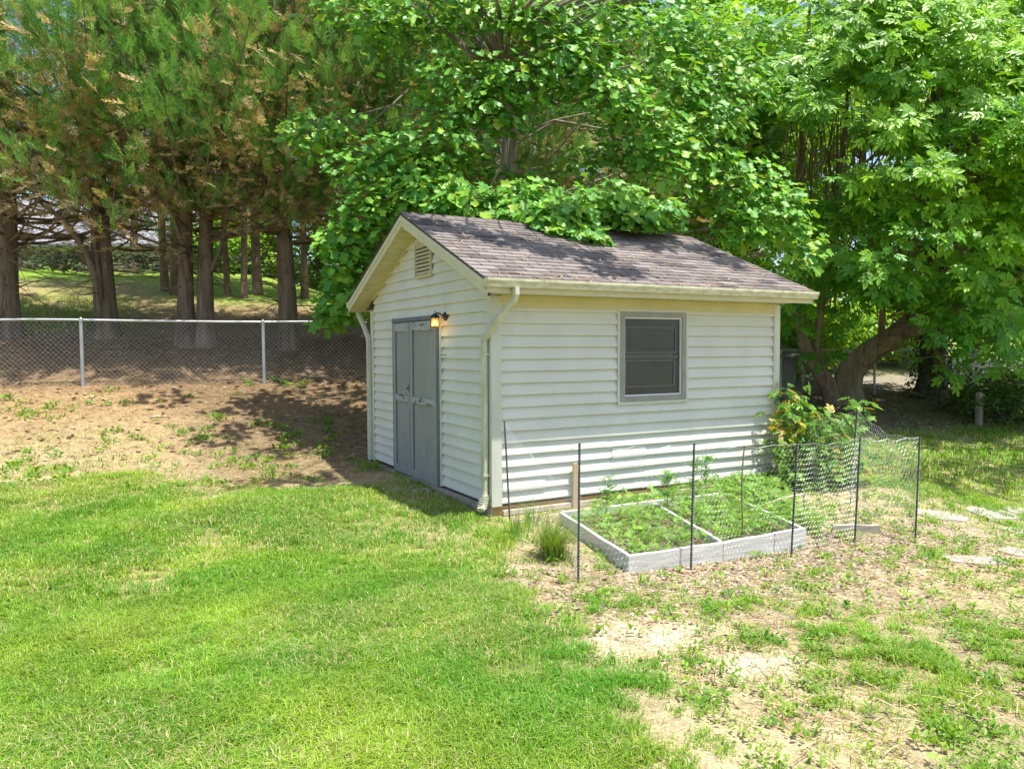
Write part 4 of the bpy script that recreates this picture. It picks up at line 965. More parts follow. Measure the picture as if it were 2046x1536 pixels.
# second row further up the slope : slimmer trunks with their own crowns
def wood_meshes(seed, H, base, rx, n_cl, per, ls, ca, cb):
    rr_ = np.random.default_rng(seed); Ps = []; Ns = []; Cs = []; lim = MB()
    lim.tube([(0, 0, -.4), (0, 0, 0), (.03, 0, .4), (.05, .05, H*.5), (0, 0, H*.95)], [.28, .22, .17, .12, .03], 9, wob=.08)
    cz = (H+base)/2; rzz = (H-base)/2
    for i in range(n_cl):
        u = unit(rr_.normal(0, 1, 3)); rad = rr_.uniform(.45, 1.0)**.6; c = np.array((0, 0, cz))+u*rad*np.array((rx, rx, rzz))
        if rr_.random() < .5: lim.tube([(0, 0, max(base*.6, c[2]-1.6)), c*np.array((.5, .5, 1))-(0, 0, .4), c], [.05, .03, .01], 4, cap=False)
        k_ = int(per*rr_.uniform(.6, 1.3)); s = rr_.uniform(.45, .9); e_ = unit(rr_.normal(0, 1, (k_, 3)))*(rr_.random((k_, 1))**.45)*s*np.array((1.2, 1.2, .7))
        Ps.append(c+e_); Ns.append(unit(e_)*.5+np.array((0, 0, .8))+u*.3+rr_.normal(0, .4, (k_, 3)))
        t = np.clip(rr_.normal(rr_.random(), .2, (k_, 1)), 0, 1); Cs.append(np.array(ca)*(1-t)+np.array(cb)*t)
    P = np.concatenate(Ps); N_ = np.concatenate(Ns); C_ = np.concatenate(Cs)*rr_.uniform(.75, 1.25, (len(P), 1)); d = rr_.normal(0, 1, (len(P), 3)); d[:, 2] -= .4
    B = basis(np.cross(N_, d), N_)
    return scatter(LEAF, P, B, ls*rr_.uniform(.6, 1.25, len(P)), C_), lim
def wood_tree(name, pos, seed, H, base, rx, n_cl, per, ls, ca, cb, label, cat='tree', group=None, bk='bark'):
    t = empty(name, pos, rng.uniform(0, 6.28)); tag(t, label, cat, group); f, lim = wood_meshes(seed, H, base, rx, n_cl, per, ls, ca, cb)
    lim.build('trunk', M[bk], t, recalc=False); np_mesh('crown', f[0], f[1], f[2], M['woodleaf'], t, f[3]); return t
c2 = empty('slim_conifer', ground(452, 592), 0); tag(c2, 'slimmest trunk standing on the slope between two darker ones', 'tree', 'slim trees on the slope behind')
mb = trunk_mb(12, .085, 61)
(V, lp_, tt_, cc_), lim = conifer_meshes(62, 12, 4.6, 1.6, 34, 16, .3); mb.add(lim.v, lim.f); mb.build('trunk', M['bark'], c2, smooth=True); np_mesh('crown', V, lp_, tt_, M['conifer'], c2, cc_)
for (px, py, s_, a, lab) in ((325, 582, 1.35, .5, 'dark slim trunk left of the twin trunked conifer, in shade'), (347, 590, 1.5, 1.9, 'broader shaded trunk touching the dark slim one on the slope'), (270, 545, 1.5, 3., 'green mossy leaning trunk before the pale house'), (98, 520, 1.1, 4.4, 'far slim trunk left of centre before the pale house wall'), (487, 596, 1.15, 2.2, 'pale slim trunk right of the slimmest one on the slope'), (517, 588, 1.6, 5., 'stout trunk on the slope before the bright shrubs'), (605, 596, 1.3, .9, 'slim trunk standing alone before the sunlit lawn'), (720, 600, 1.4, 3.5, 'slope trunk hidden behind the shed eave leaves')):
    copy_tree(c2, ground(px, py), a, s_, lab, 'slim trees on the slope behind')
# broadleaf wood behind
ya, yb = (.16, .36, .03), (.38, .58, .05); da, db = (.045, .15, .02), (.13, .30, .03)
def gat(px, d): 
    p = at(px, 700, d); return np.array((p[0], p[1], g1(p[0], p[1])))
WT = [wood_tree('broadleaf_tree', gat(1500, 27), 71, 13, 2.2, 4.0, 170, 95, .26, ya, yb, 'yellow green broadleaf tree behind the right end of the shed roof', group='broadleaf trees of the wood'),
      wood_tree('broadleaf_tree', gat(1020, 26), 72, 14, 2.0, 4.2, 170, 95, .26, da, db, 'dark broadleaf tree filling the gap above the shed ridge', group='broadleaf trees of the wood')]
for (px, d, v, a, s_, lab) in ((1240, 24, 1, 1., .95, 'dark broadleaf tree behind the hanging bare vines'), (1720, 30, 0, 2., 1.1, 'bright broadleaf tree seen under the big right tree'), (1950, 29, 0, 3.3, 1.1, 'broadleaf tree behind the ivy clad trunk'), (2180, 26, 1, 4., 1.1, 'broadleaf tree at the right edge of the wood'), (800, 37, 1, 5., 1.1, 'dark broadleaf tree left of the shed peak, far back'), (640, 40, 0, .4, 1.15, 'bright broadleaf tree beyond the sunlit lawn'), (480, 42, 0, 1.6, 1.0, 'bright broadleaf tree behind the pale slim trunk'), (250, 62, 1, 2.6, 1.3, 'broadleaf tree rising over the pale far house'), (60, 58, 1, 3.8, 1.3, 'broadleaf tree at the far left behind the house'), (1380, 34, 0, 2.4, 1.2, 'tall broadleaf tree far behind the tulip crown')):
    copy_tree(WT[v], gat(px, d), a, s_, lab, 'broadleaf trees of the wood')
SHB = wood_tree('bright_shrub', gat(440, 36), 81, 2.6, .1, 1.7, 60, 80, .22, ya, yb, 'bright sunlit shrub left of the pale slim trunk', 'shrub', 'sunlit shrubs beyond the slope')
for (px, d, a, s_, lab) in ((500, 37, 1., 1.15, 'bright sunlit shrub behind the stout slope trunk'), (545, 38, 2., 1.0, 'bright sunlit shrub beside the far lawn'), (700, 40, 3., 1.3, 'shaded shrub at the far lawn end'), (620, 42, 1.5, 1.2, 'dark shrub across the far lawn'), (1580, 23, 4., .9, 'bright shrub seen below the roof corner through the leaves'), (1640, 26, 5., 1.1, 'bright shrub between the two stems of the big right tree'), (1800, 28, .3, 1.1, 'bright shrub beyond the gravel patch')):
    copy_tree(SHB, gat(px, d), a, s_, lab, 'sunlit shrubs beyond the slope')
hd = wood_tree('shade_toned_hedge', ground(120, 540), 83, 1.15, -.3, 4.2, 90, 85, .14, (.018, .035, .012), (.05, .07, .02), 'low hedge, deep shade put into its leaf colour, along the bank below the far house', 'hedge'); hd.rotation_euler = (0, 0, -.5)  # near-black leaf colour carries the deep shade the hedge stands in
hd.scale = (1.6, .5, .62)
# ---- tulip tree overhanging the roof
TUL = ([(0, 0, 0), (.06, .24, .05), (.26, .47, .12), (.46, .31, .08), (.62, .30, .08), (.90, .37, .08), (1.0, .20, .03), (.88, 0, -.03), (1.0, -.20, .03), (.90, -.37, .08), (.62, -.30, .08), (.46, -.31, .08), (.26, -.47, .12), (.06, -.24, .05)],
       [(0, 7, 6, 5, 4, 3, 2, 1), (0, 13, 12, 11, 10, 9, 8, 7)])
tx, ty = 3.3, 6.1; tul = empty('tulip_tree', (tx, ty, g1(tx, ty))); tag(tul, 'tulip tree with lobed leaves spilling over the shed roof', 'tree')
TO = np.array((tx, ty, g1(tx, ty)))
clumps = [ # px, py, depth, radii px, n
 (705, 560, 12.2, 62, 95, 170), (665, 610, 12.3, 35, 40, 45), (690, 480, 12.0, 62, 52, 150), (650, 640, 12.4, 45, 20, 26),
 (760, 425, 11.8, 85, 55, 210), (860, 385, 11.4, 90, 48, 210), (950, 408, 11.0, 85, 38, 170), (1045, 425, 10.7, 70, 30, 120), (1115, 445, 10.2, 85, 45, 230), (1170, 480, 9.85, 48, 20, 60), (1010, 440, 10.6, 55, 22, 60), (1230, 410, 10.8, 80, 45, 160), (1320, 425, 11.0, 50, 35, 80), (900, 425, 11.0, 60, 18, 70), (1060, 395, 10.9, 90, 35, 130), (1160, 410, 10.7, 80, 35, 130), (1100, 478, 9.95, 40, 18, 50), (1270, 440, 10.6, 60, 22, 70),
 (760, 335, 12.0, 115, 65, 260), (630, 270, 12.6, 70, 45, 75), (600, 245, 12.7, 45, 25, 25), (880, 300, 11.8, 110, 65, 240), (700, 250, 12.3, 50, 35, 45),
 (930, 180, 12.0, 115, 80, 270), (1050, 150, 11.9, 95, 60, 170), (1150, 130, 11.8, 90, 70, 190), (1225, 190, 11.6, 75, 70, 170), (1290, 255, 11.8, 75, 75, 150), (1340, 330, 11.8, 85, 75, 170), (990, 230, 11.9, 85, 45, 120),
 (830, 40, 12.2, 125, 50, 190), (700, 20, 12.6, 75, 35, 60), (960, 25, 12., 105, 45, 150), (1080, 50, 12., 80, 60, 120), (1210, 45, 12., 120, 70, 190), (760, 70, 12.2, 60, 35, 50),
 (1400, 270, 12.4, 105, 90, 210), (1450, 170, 12.6, 100, 85, 190), (1475, 370, 12.2, 100, 75, 240), (1545, 430, 12.2, 75, 70, 190), (1430, 70, 12.8, 130, 75, 190), (1345, 170, 12.2, 75, 70, 120), (1590, 500, 12.6, 60, 60, 110), (1480, 450, 12., 60, 45, 90), (1340, 70, 12.4, 60, 60, 90),
 (1020, 350, 12.6, 70, 30, 50), (1150, 330, 12.8, 60, 40, 50), (1230, 310, 12.5, 50, 40, 60)]
twg = MB(); Ps = []; Ds = []; Ns = []; Cs = []
anch = [np.array((0, 0, 2.2)), np.array((.1, -.2, 3.6)), np.array((0, -.3, 5.0)), np.array((0, -.2, 6.4))]
for (px, py, d, rx, ry, n_) in clumps:
    n_ = int(n_*(2.0 if py > 370 else 1.75))
    c = at(px, py, d)-TO; s = d/FPX; R3 = np.array((rx*s, 0, ry*s)); dp = .75*min(rx, ry)*s+.22
    A = anch[int(np.argmin([np.linalg.norm(c-a)+.6*abs(a[2]-(c[2]-.3)) for a in anch]))]
    A = A+np.array((0, 0, rng.uniform(-.7, .7)))
    mid = A*.45+c*.55+np.array((rng.normal(0, .3), rng.normal(0, .3), rng.uniform(-.1, .6)))
    twg.tube([A, A*.72+c*.28+rng.normal(0, .12, 3)+(0, 0, .15), mid, c*.88+A*.12, c], [.028, .022, .016, .010, .005], 5, cap=False)
    e_ = unit(rng.normal(0, 1, (n_, 3)))*(rng.random((n_, 1))**.42)
    P = c+e_[:, :1]*rt*rx*s+e_[:, 1:2]*fw*dp+e_[:, 2:]*upv*ry*s
    if py > 395 and 740 < px < 1345:   # lie over the roof planes
        X, Y = P[:, 0]+TO[0], P[:, 1]+TO[1]; zr = ZR-SL_*np.abs(Y-YM)+.05+rng.uniform(0, .13, n_); inside = (X > -.3) & (X < L_+.3) & (Y > -.4) & (Y < W_+.4)
        P[:, 2] = np.where(inside & (P[:, 2]+TO[2] < zr), zr-TO[2], P[:, 2])
    for k_ in range(max(3, n_//22)):
        e1 = P[rng.integers(0, n_)]; twg.tube([c*.6+mid*.4, (c+e1)/2+rng.normal(0, .05, 3), e1], [.007, .005, .002], 3, cap=False)
    Ps.append(P); nn = np.array((-.1, -.5, .8))+e_@np.stack([rt, fw, upv])*.45+rng.normal(0, .33, (n_, 3)); Ns.append(nn)
    dd = e_@np.stack([rt, fw, upv])*.6+np.array((0, -.2, -.45))+rng.normal(0, .5, (n_, 3)); Ds.append(dd)
    t = np.clip(rng.normal(.35, .28, (n_, 1)), 0, 1)
    col = np.array((.085, .28, .045))*(1-t)+np.array((.28, .52, .05))*t; yng = rng.random((n_, 1)) < .10
    Cs.append(np.where(yng, np.array((.28, .42, .03)), col)*rng.uniform(.8, 1.2, (n_, 1)))
sdir = unit(np.array((.15, -.25, 1.)))
def surf_roof(px, py):
    r_ = ray(px, py); n_ = np.array((0, -SL_, 1.)); p0 = np.array((0, YM, ZR)); return CAM+r_*(((p0-CAM)@n_)/(r_@n_))
shade = [(surf_roof(*p), 5.9, .30, 75) for p in ((850, 452), (930, 462), (1010, 480), (1095, 500), (1180, 512), (1240, 545), (1300, 492), (1390, 498), (1225, 478), (1450, 520), (1140, 470))]
shade += [(ground(*p), 7.2, .5, 55) for p in ((520, 850), (600, 835), (655, 880), (560, 905), (450, 870), (700, 905), (540, 965), (625, 960), (710, 840), (480, 820), (330, 800), (690, 960))]
for (g_0, zt_, rr0, n_) in shade:  # unseen boughs added above the frame to cast shade on roof and lawn
    c = g_0+sdir*((zt_-g_0[2])/sdir[2])
    while proj(c+np.array((0, 0, -rr0)))[1] > -12: c = c+sdir*.2
    c = c-TO; e_ = unit(rng.normal(0, 1, (n_, 3)))*(rng.random((n_, 1))**.5); Ps.append(c+e_*rr0*np.array((1.5, 1.1, .4))); Ns.append(np.array((0, -.2, 1.))+rng.normal(0, .35, (n_, 3))); Ds.append(rng.normal(0, 1, (n_, 3)))
    Cs.append(np.array((.10, .27, .05))*rng.uniform(.7, 1.4, (n_, 1)))
    A = np.array((0, -.25, 6.2)); twg.tube([A, A*.6+c*.4+(0, 0, .5), c*.8+A*.2+(0, 0, .2), c], [.05, .035, .02, .008], 5, cap=False)
# upper crown out of frame (shades the yard as the real one does)
cu = np.array((.2, .6, 7.8)); n_ = 2600; e_ = unit(rng.normal(0, 1, (n_, 3)))*(rng.random((n_, 1))**.4); P = cu+e_*np.array((3.2, 2.4, 2.2)); Ps.append(P); Ns.append(np.array((0, 0, 1.))+rng.normal(0, .4, (n_, 3))); Ds.append(rng.normal(0, 1, (n_, 3))); Cs.append(np.tile([[.08, .22, .05]], (n_, 1)))
P = np.concatenate(Ps); B = basis(np.concatenate(Ds), np.concatenate(Ns)); B = basis(B[:, 0], np.concatenate(Ns))
N_ = unit(np.concatenate(Ns)); D_ = np.concatenate(Ds); D_ = D_-N_*(D_*N_).sum(1, keepdims=True); B = basis(D_, N_)
f = scatter(TUL, P, B, rng.uniform(.075, .185, len(P)), np.concatenate(Cs)); np_mesh('crown', f[0], f[1], f[2], M['tulip'], tul, f[3])
twg.build('limbs', M['bark_tulip'], tul, recalc=False)
tm = MB(); tm.tube([(0, 0, -.4), (0, 0, 0), (.02, 0, .4), (.08, -.15, 2.5), (.05, -.3, 5), (0, -.2, 8), (0, .2, 10)], [.34, .26, .21, .18, .14, .08, .02], 12, wob=.05); tm.build('trunk', M['bark_tulip'], tul, smooth=True)
lm_ = MB()
def wl_(pts): return [at(*p)-TO for p in pts]
lm_.tube(wl_([(1052, -60, 12.6), (1060, 20, 12.4), (1085, 70, 12.2), (1115, 80, 12.1), (1140, 95, 12.0), (1165, 110, 11.9)]), [.07, .06, .045, .035, .025, .012], 7)
lm_.tube(wl_([(1062, -60, 12.7), (1068, 60, 12.6), (1072, 130, 12.5), (1060, 190, 12.3), (1030, 250, 12.2), (985, 290, 12.1), (950, 320, 12.)]), [.06, .05, .04, .035, .028, .02, .008], 7)
lm_.tube(wl_([(830, -10, 12.5), (875, 50, 12.5), (920, 90, 12.4), (960, 140, 12.3)]), [.045, .04, .03, .015], 6)
lm_.tube(wl_([(1130, 180, 12.3), (1110, 200, 12.2), (1140, 205, 12.1), (1180, 190, 12.)]), [.03, .025, .018, .008], 6)
lm_.tube(wl_([(600, 265, 12.8), (640, 270, 12.7), (690, 285, 12.6), (760, 300, 12.5)]), [.008, .012, .018, .028], 5)
for i in range(16):   # hanging bare vines above the roof
    x = rng.uniform(985, 1110); y0 = rng.uniform(180, 250); d = rng.uniform(12.3, 13.2)
    lm_.tube(wl_([(x, y0, d), (x+rng.normal(0, 6), y0+60, d), (x+rng.normal(0, 9), y0+rng.uniform(90, 150), d)]), [.008, .006, .004], 4)
lm_.build('bare_limbs', M['bark_tulip'], tul, recalc=False)
# ---- large tree with compound leaves on the right
LT = np.array(LANCE[0]); cv = []; cf = []
def leaflet(p, d, s, n_=(0, 0, 1.)):
    B = basis(np.array([d], float), np.array([n_], float))[0]; b = len(cv); cv.extend(list((LT*s)@B+np.array(p))); cf.extend([tuple(i+b for i in q_) for q_ in LANCE[1]])
LANCE_W = 1.5; LT = LT*np.array((1, 1.75, 1))
for t, s in ((.35, .42), (.62, .52), (.86, .55)):
    for sg in (1, -1): leaflet((t, 0, -.10*t*t), (.62, sg*.85, -.12), s, (0, -sg*.12, 1.))
leaflet((1., 0, -.1), (1, 0, -.3), .6)
b_ = len(cv); cv.extend([(0, .012, 0), (.5, .01, -.02), (1.02, .006, -.1), (1.02, -.006, -.1), (.5, -.01, -.02), (0, -.012, 0)]); cf.extend([(b_, b_+1, b_+4, b_+5), (b_+1, b_+2, b_+3, b_+4)])
CMP = (np.array(cv), cf)
hb_ = ground(1690, 806); hz = proj(hb_)[2]
hk_ = empty('hickory_tree', hb_); tag(hk_, 'large multi stemmed tree with glossy compound leaves right of the shed', 'tree')
HO = hb_
def hw(pts): return [at(px, py, hz+dd)-HO for (px, py, dd) in pts]
tk = MB()
tk.tube([np.array((.1, 0, -.4)), np.array((.05, 0, .05))]+hw([(1690, 770, 0), (1702, 735, -.1), (1735, 705, -.3), (1785, 672, -.6), (1840, 625, -.9), (1890, 560, -1.1), (1930, 470, -1.2), (1950, 370, -1.2), (1960, 200, -1.1), (1970, 0, -.8)]), [.50, .40, .35, .31, .27, .23, .18, .14, .11, .09, .07, .04], 14, wob=.10, wf=5)
tk.tube([np.array((-.25, -.05, -.4))]+hw([(1668, 800, 0), (1645, 755, -.1), (1620, 720, -.2), (1603, 680, -.3), (1595, 600, -.4), (1590, 480, -.5), (1600, 330, -.4), (1612, 150, -.2), (1620, -40, 0)]), [.33, .26, .20, .16, .13, .10, .085, .07, .055, .03], 12, wob=.10, wf=5)
tk.tube(hw([(1640, 750, -.05), (1632, 690, -.2), (1640, 620, -.3), (1660, 500, -.4), (1672, 380, -.5), (1690, 240, -.5), (1700, 60, -.3)]), [.13, .10, .09, .075, .06, .045, .03], 10, wob=.08)
tk.tube(hw([(1790, 668, -.6), (1850, 655, -1.2), (1920, 615, -1.8), (1985, 575, -2.4), (2060, 540, -3.)]), [.18, .15, .12, .09, .05], 9, wob=.08)
tk.tube(hw([(1830, 632, -.9), (1810, 560, -.9), (1830, 470, -1.), (1850, 360, -1.1), (1870, 240, -1.2), (1890, 80, -1.2)]), [.13, .10, .08, .065, .05, .03], 9, wob=.08)
tk.tube(hw([(1760, 690, -.5), (1765, 600, -.6), (1790, 480, -.8), (1795, 330, -.9), (1780, 180, -.9)]), [.085, .07, .055, .04, .02], 8, wob=.08)
tk.build('trunk', M['bark_grey'], hk_, smooth=True)
stm = MB()
for i in range(210):   # thin upright shoots
    px = rng.choice([rng.normal(1690, 60), rng.normal(1640, 40), rng.normal(1840, 70), rng.normal(1950, 60), rng.normal(1600, 40)]); py = rng.uniform(300, 640); L = rng.uniform(90, 300); dd = rng.uniform(-1.6, .4); sx = rng.normal(0, 22)
    stm.tube(hw([(px, py, dd), (px+sx*.4+rng.normal(0, 6), py-L*.35, dd-.1), (px+sx*.8+rng.normal(0, 9), py-L*.7, dd-.2), (px+sx*1.5, py-L, dd-.3)]), [rng.uniform(.014, .032), .018, .012, .005], 4, cap=False)
for i in range(34):
    px = rng.uniform(1720, 1980); py = rng.uniform(520, 720); L = rng.uniform(60, 170); a = rng.uniform(-.5, .9)
    stm.tube(hw([(px, py, -.6), (px+L*.5, py-L*.3*a, -1.), (px+L, py-L*a*.4+rng.normal(0, 12), -1.5)]), [.022, .015, .006], 4, cap=False)
stm.build('shoots', M['twig'], hk_, recalc=False)
# leaf clumps over the crown's shell
cen = np.array((hb_[0]+.5, hb_[1]-.6, 5.4)); rad = np.array((4.6, 4.4, 5.0))
Ps = []; Ns = []; Ds = []; Cs = []
def clump(c, s, n_, outw, tone):
    e_ = unit(rng.normal(0, 1, (n_, 3)))*(rng.random((n_, 1))**.5); Ps.append(c+e_*s*np.array((1.1, 1.1, .55)))
    an = rng.uniform(0, 6.283, n_); d = np.stack([np.cos(an), np.sin(an), rng.normal(-.05, .3, n_)], 1)+e_*.9+outw*.7; Ds.append(d); Ns.append(np.array((-.22, -.55, .75))+outw*.3+rng.normal(0, .34, (n_, 3)))
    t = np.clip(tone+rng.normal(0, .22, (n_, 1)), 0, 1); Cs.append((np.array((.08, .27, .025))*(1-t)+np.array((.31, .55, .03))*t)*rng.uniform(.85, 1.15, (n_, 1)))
cnt = 0
while cnt < 470:
    u = unit(rng.normal(0, 1, 3))
    if u[2] < -.78: continue
    q_ = cen+u*rad*rng.uniform(.62, 1.04); px, py, d = proj(q_)
    if not (1330 < px < 2400 and -900 < py < 700): continue
    if px < 1560 and py > 380: continue
    if 1590 < px < 1850 and py > 590: continue
    toc = -(u@(fw*np.array((1, 1, 0))))
    if toc < -.35 and rng.random() < .6: continue
    # keep the look into the stems open in a few holes
    hole = any(((px-a)/w)**2+((py-b)/h)**2 < 1 for a, b, w, h in ((1630, 310, 85, 90), (1640, 560, 70, 70), (1930, 300, 60, 70), (1760, 690, 130, 90), (1600, 50, 60, 50), (1720, 460, 50, 60), (1870, 470, 55, 60), (1690, 180, 40, 40)))
    if hole and rng.random() < .93: continue
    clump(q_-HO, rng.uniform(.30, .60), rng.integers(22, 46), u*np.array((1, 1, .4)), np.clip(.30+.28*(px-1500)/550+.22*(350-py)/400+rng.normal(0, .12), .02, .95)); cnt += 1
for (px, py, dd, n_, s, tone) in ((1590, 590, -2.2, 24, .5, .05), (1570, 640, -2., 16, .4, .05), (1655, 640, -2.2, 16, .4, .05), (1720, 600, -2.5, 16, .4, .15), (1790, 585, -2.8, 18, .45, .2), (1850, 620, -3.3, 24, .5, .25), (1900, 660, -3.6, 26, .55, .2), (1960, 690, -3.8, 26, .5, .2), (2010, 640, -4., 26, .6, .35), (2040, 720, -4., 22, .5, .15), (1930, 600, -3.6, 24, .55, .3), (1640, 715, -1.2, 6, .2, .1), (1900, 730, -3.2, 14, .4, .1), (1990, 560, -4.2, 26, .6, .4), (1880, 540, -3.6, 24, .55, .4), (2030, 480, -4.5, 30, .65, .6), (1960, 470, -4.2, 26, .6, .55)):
    clump(at(px, py, hz+dd)-HO, s, n_, -fw*np.array((.8, .8, 0)), tone)
for p in ((1900, 900), (1960, 940), (1900, 965), (2000, 900), (2040, 955), (1860, 930), (1800, 870), (1950, 870), (1850, 885), (2060, 900), (2100, 930), (2010, 930), (1760, 845)):  # leaf clumps added up the sun's path to shade the right lawn
    g_0 = ground(*p); clump(g_0+sdir*6.0-HO, .8, 46, np.zeros(3), .45)
P = np.concatenate(Ps); N_ = unit(np.concatenate(Ns)); D_ = np.concatenate(Ds); D_ = D_-N_*(D_*N_).sum(1, keepdims=True)
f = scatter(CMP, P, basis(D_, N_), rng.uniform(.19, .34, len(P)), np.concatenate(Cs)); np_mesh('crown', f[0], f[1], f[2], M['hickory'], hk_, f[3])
# ---- ivy clad trunk on the right
ib = ground(1862, 796); iv = empty('ivy_clad_tree', ib); tag(iv, 'dark tree trunk wrapped in ivy beyond the big right tree', 'tree')
tm = MB(); tm.tube([(0, 0, -.3), (0, 0, .1), (0, 0, .6), (.05, 0, 3), (0, 0, 7), (0, 0, 11)], [.55, .42, .32, .28, .22, .08], 12, wob=.08); tm.build('trunk', M['bark'], iv, smooth=True)
n_ = 3000; an = rng.uniform(0, 6.283, n_); h = rng.uniform(.0, 7., n_); rr_ = .36+.22*rng.random(n_)+.22*np.exp(-h/.5); P = np.stack([rr_*np.cos(an), rr_*np.sin(an), h], 1); N_ = np.stack([np.cos(an), np.sin(an), .5+0*an], 1)+rnd(n_, .3)
f = scatter(LEAF, P, basis(np.cross(N_, rnd(n_)), N_), rng.uniform(.07, .14, n_), np.array((.025, .07, .02))*rng.uniform(.6, 1.6, (n_, 1))); np_mesh('ivy', f[0], f[1], f[2], M['woodleaf'], iv, f[3])
UG = wood_tree('ground_shrub', ground(2010, 840), 91, .9, 0., 1.3, 40, 70, .12, (.04, .10, .02), (.10, .19, .03), 'low ivy thicket at the right edge behind the wooden post', 'shrub', 'low thickets under the right trees')
for (px, py, s_, a, lab) in ((2075, 800, 1.1, 1., 'low thicket right of the wooden post at the picture edge'), (1930, 790, .7, 2., 'small thicket left of the wooden post')): copy_tree(UG, ground(px, py), a, s_, lab)
# brushwood under the right tree
mb = MB(); c = ground(1890, 800)
for i in range(40):
    p = c+np.array((rng.normal(0, 1.2), rng.normal(0, .6), 0)); p[2] = g1(p[0], p[1])+.02; d = np.array((rng.normal(0, .8), rng.normal(0, .5), rng.uniform(0, .5))); mb.tube([p, p+d*.6+(0, 0, .05), p+d*1.1], [.014, .010, .004], 4, cap=False)
thing_mesh(mb, 'brush_pile', 'twig', 'loose pile of bare brushwood around the ivy clad trunk', 'brushwood', recalc=False)
# ---- yellowing shrub at the shed corner
sb_ = np.array((4.35, -.45, g1(4.35, -.45))); shb = empty('yellowing_shrub', sb_); tag(shb, 'leafy shrub with yellow and orange sprigs at the shed corner', 'shrub')
sz = proj(sb_)[2]; stm = MB(); Ps = []; Ns = []; Ds = []; Cs = []
for (px, py, dd, s, n_, ye) in ((1590, 790, 0, .20, 44, .18), (1578, 830, -.1, .18, 40, .38), (1560, 860, -.15, .15, 22, .45), (1620, 830, 0, .26, 60, .06), (1600, 880, -.1, .34, 90, .05), (1640, 870, 0, .34, 80, .08), (1585, 925, -.15, .3, 80, .03), (1640, 935, -.1, .36, 100, .03), (1680, 850, .2, .3, 50, .14), (1710, 840, .3, .26, 40, .14), (1735, 800, .5, .2, 24, .05), (1690, 900, .1, .34, 80, .06), (1720, 900, .2, .26, 40, .05), (1540, 870, -.2, .14, 9, .3), (1525, 895, -.25, .1, 6, .2), (1560, 770, 0, .14, 9, .4), (1660, 960, -.1, .3, 24, .03), (1540, 800, .05, .16, 10, .05)):
    c = at(px, py, sz+dd)-sb_; stm.tube([(rng.normal(0, .08), rng.normal(0, .08), -.05), c*.5+rng.normal(0, .05, 3), c], [.012, .008, .004], 5, cap=False)
    e_ = unit(rng.normal(0, 1, (n_, 3)))*rng.random((n_, 1))**.5; Ps.append(c+e_*s); Ds.append(e_+rng.normal(0, .5, (n_, 3))+(0, 0, .1)); Ns.append(np.array((0, -.3, .9))+rng.normal(0, .4, (n_, 3)))
    t = rng.random((n_, 1)); col = np.array((.06, .19, .025))*(1-t)+np.array((.20, .38, .03))*t; y_ = rng.random((n_, 1)) < ye; Cs.append(np.where(y_, np.array((.50, .40, .06))*(.8+.4*t), col))
P = np.concatenate(Ps); N_ = unit(np.concatenate(Ns)); D_ = np.concatenate(Ds); D_ = D_-N_*(D_*N_).sum(1, keepdims=True)
f = scatter(CMP, P, basis(D_, N_), rng.uniform(.09, .16, len(P)), np.concatenate(Cs)); np_mesh('foliage', f[0], f[1], f[2], M['hickory'], shb, f[3]); shb.scale = (.88, .88, .92); stm.build('stems', M['twig'], shb, recalc=False)
# ------------------------------------------------------------------ far buildings
hp = at(190, 530, 46); hp[2] = g1(hp[0], hp[1])-.1; ho = empty('far_house', hp, -YAW); tag(ho, 'pale house with lit grey roof glimpsed between the left trunks', 'house')
mb = MB(); mb.box((-12, 0, 0), (6.2, 7, 2.35)); mb.build('wall', M['housewall'], ho)
mb = MB(); mb.prism([(-.6, 2.25), (3.5, 5.6), (7.6, 2.25), (7.6, 2.42), (3.5, 5.78), (-.6, 2.42)], 0, -12.5, 6.7); mb.build('roof', M['houseroof'], ho)
b = ground(417, 530); z_ = proj(b)[2]; mb = MB(); h_ = 28/FPX*z_; w_ = 12/FPX*z_/2; mb.box((b[0]-w_, b[1]-w_, b[2]-.1), (b[0]+w_, b[1]+w_, b[2]+h_*1.6)); thing_mesh(mb, 'white_post', 'white', 'white square post beyond the twin trunked conifer', 'post', bevel=.02)
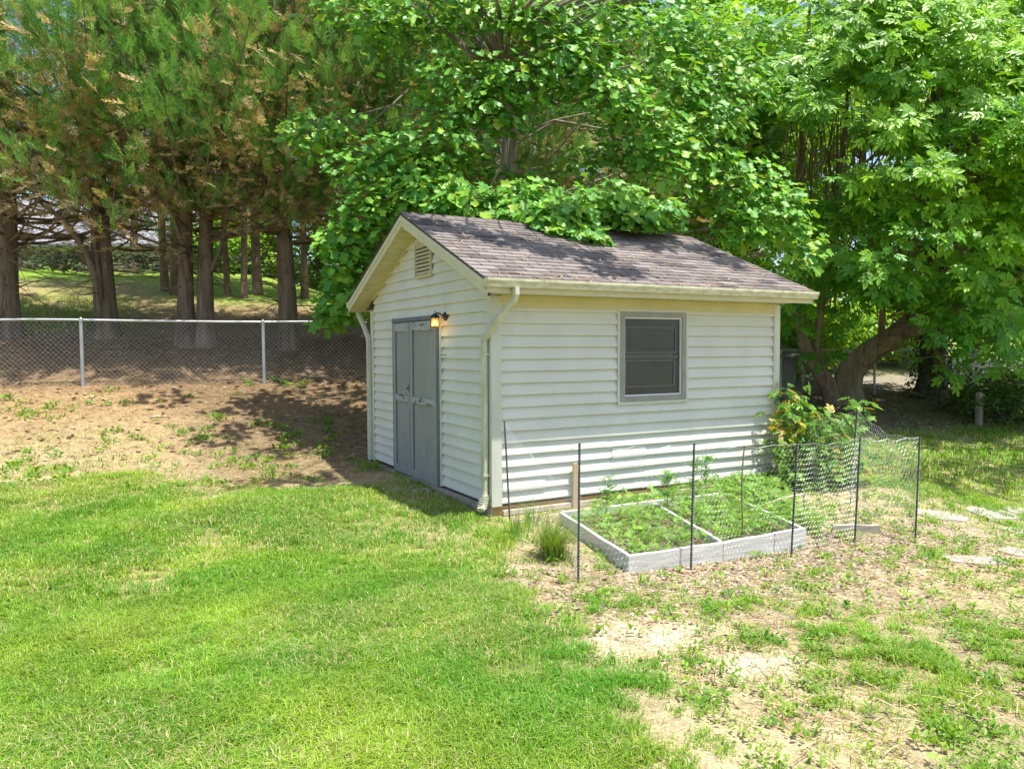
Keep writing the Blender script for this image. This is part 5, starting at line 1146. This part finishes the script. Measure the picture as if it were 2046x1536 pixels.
op = gat(1548, 19); oz = op[2]; ob = empty('grey_outbuilding', op, -YAW); tag(ob, 'weathered grey board lean-to peeking past the shed corner', 'outbuilding')
mb = MB(); mb.box((-1.6, 0, -.2), (.52, 1.6, 1.0)); mb.build('wall', M['greywood'], ob); mb = MB(); mb.prism([(-.15, .98), (1.7, 1.35), (1.7, 1.41), (-.15, 1.04)], 0, -1.7, .62); mb.build('roof', M['greywood'], ob)
# ------------------------------------------------------------------ light, sky, camera
sun_dir = unit(np.array((.15, -.25, 1.)))
sd = bpy.data.lights.new('sun', 'SUN'); sd.energy = 5.0; sd.angle = R(.6); sd.color = (1, .955, .87); so = link(bpy.data.objects.new('sun', sd))
from mathutils import Vector
so.rotation_euler = Vector(sun_dir).to_track_quat('Z', 'Y').to_euler()
w = bpy.data.worlds.new('World'); sc.world = w; w.use_nodes = True; nt = w.node_tree; nt.nodes.clear()
sky = nt.nodes.new('ShaderNodeTexSky'); sky.sky_type = 'NISHITA'; sky.sun_disc = False
sky.sun_elevation = math.asin(sun_dir[2]); sky.sun_rotation = math.atan2(sun_dir[0], sun_dir[1]); sky.air_density = 1.0; sky.dust_density = 1.6
bg = nt.nodes.new('ShaderNodeBackground'); bg.inputs[1].default_value = .145; wo = nt.nodes.new('ShaderNodeOutputWorld')
nt.links.new(sky.outputs[0], bg.inputs[0]); nt.links.new(bg.outputs[0], wo.inputs[0])
cd = bpy.data.cameras.new('camera'); cd.sensor_width = 36; cd.lens = FPX/2046*36; cd.clip_end = 600; cd.clip_start = .05
co = link(bpy.data.objects.new('camera', cd))
from mathutils import Matrix
Mx = Matrix(((rt[0], upv[0], -fw[0]), (rt[1], upv[1], -fw[1]), (rt[2], upv[2], -fw[2])))
co.rotation_euler = Mx.to_euler(); co.location = CAM; sc.camera = co
sc.view_settings.view_transform = 'Standard'; sc.view_settings.look = 'None'; sc.view_settings.gamma = 1; sc.view_settings.exposure = .78
sc.cycles.max_bounces = 6; sc.cycles.diffuse_bounces = 3; sc.cycles.transmission_bounces = 6; sc.cycles.transparent_max_bounces = 12; sc.cycles.sample_clamp_indirect = 6
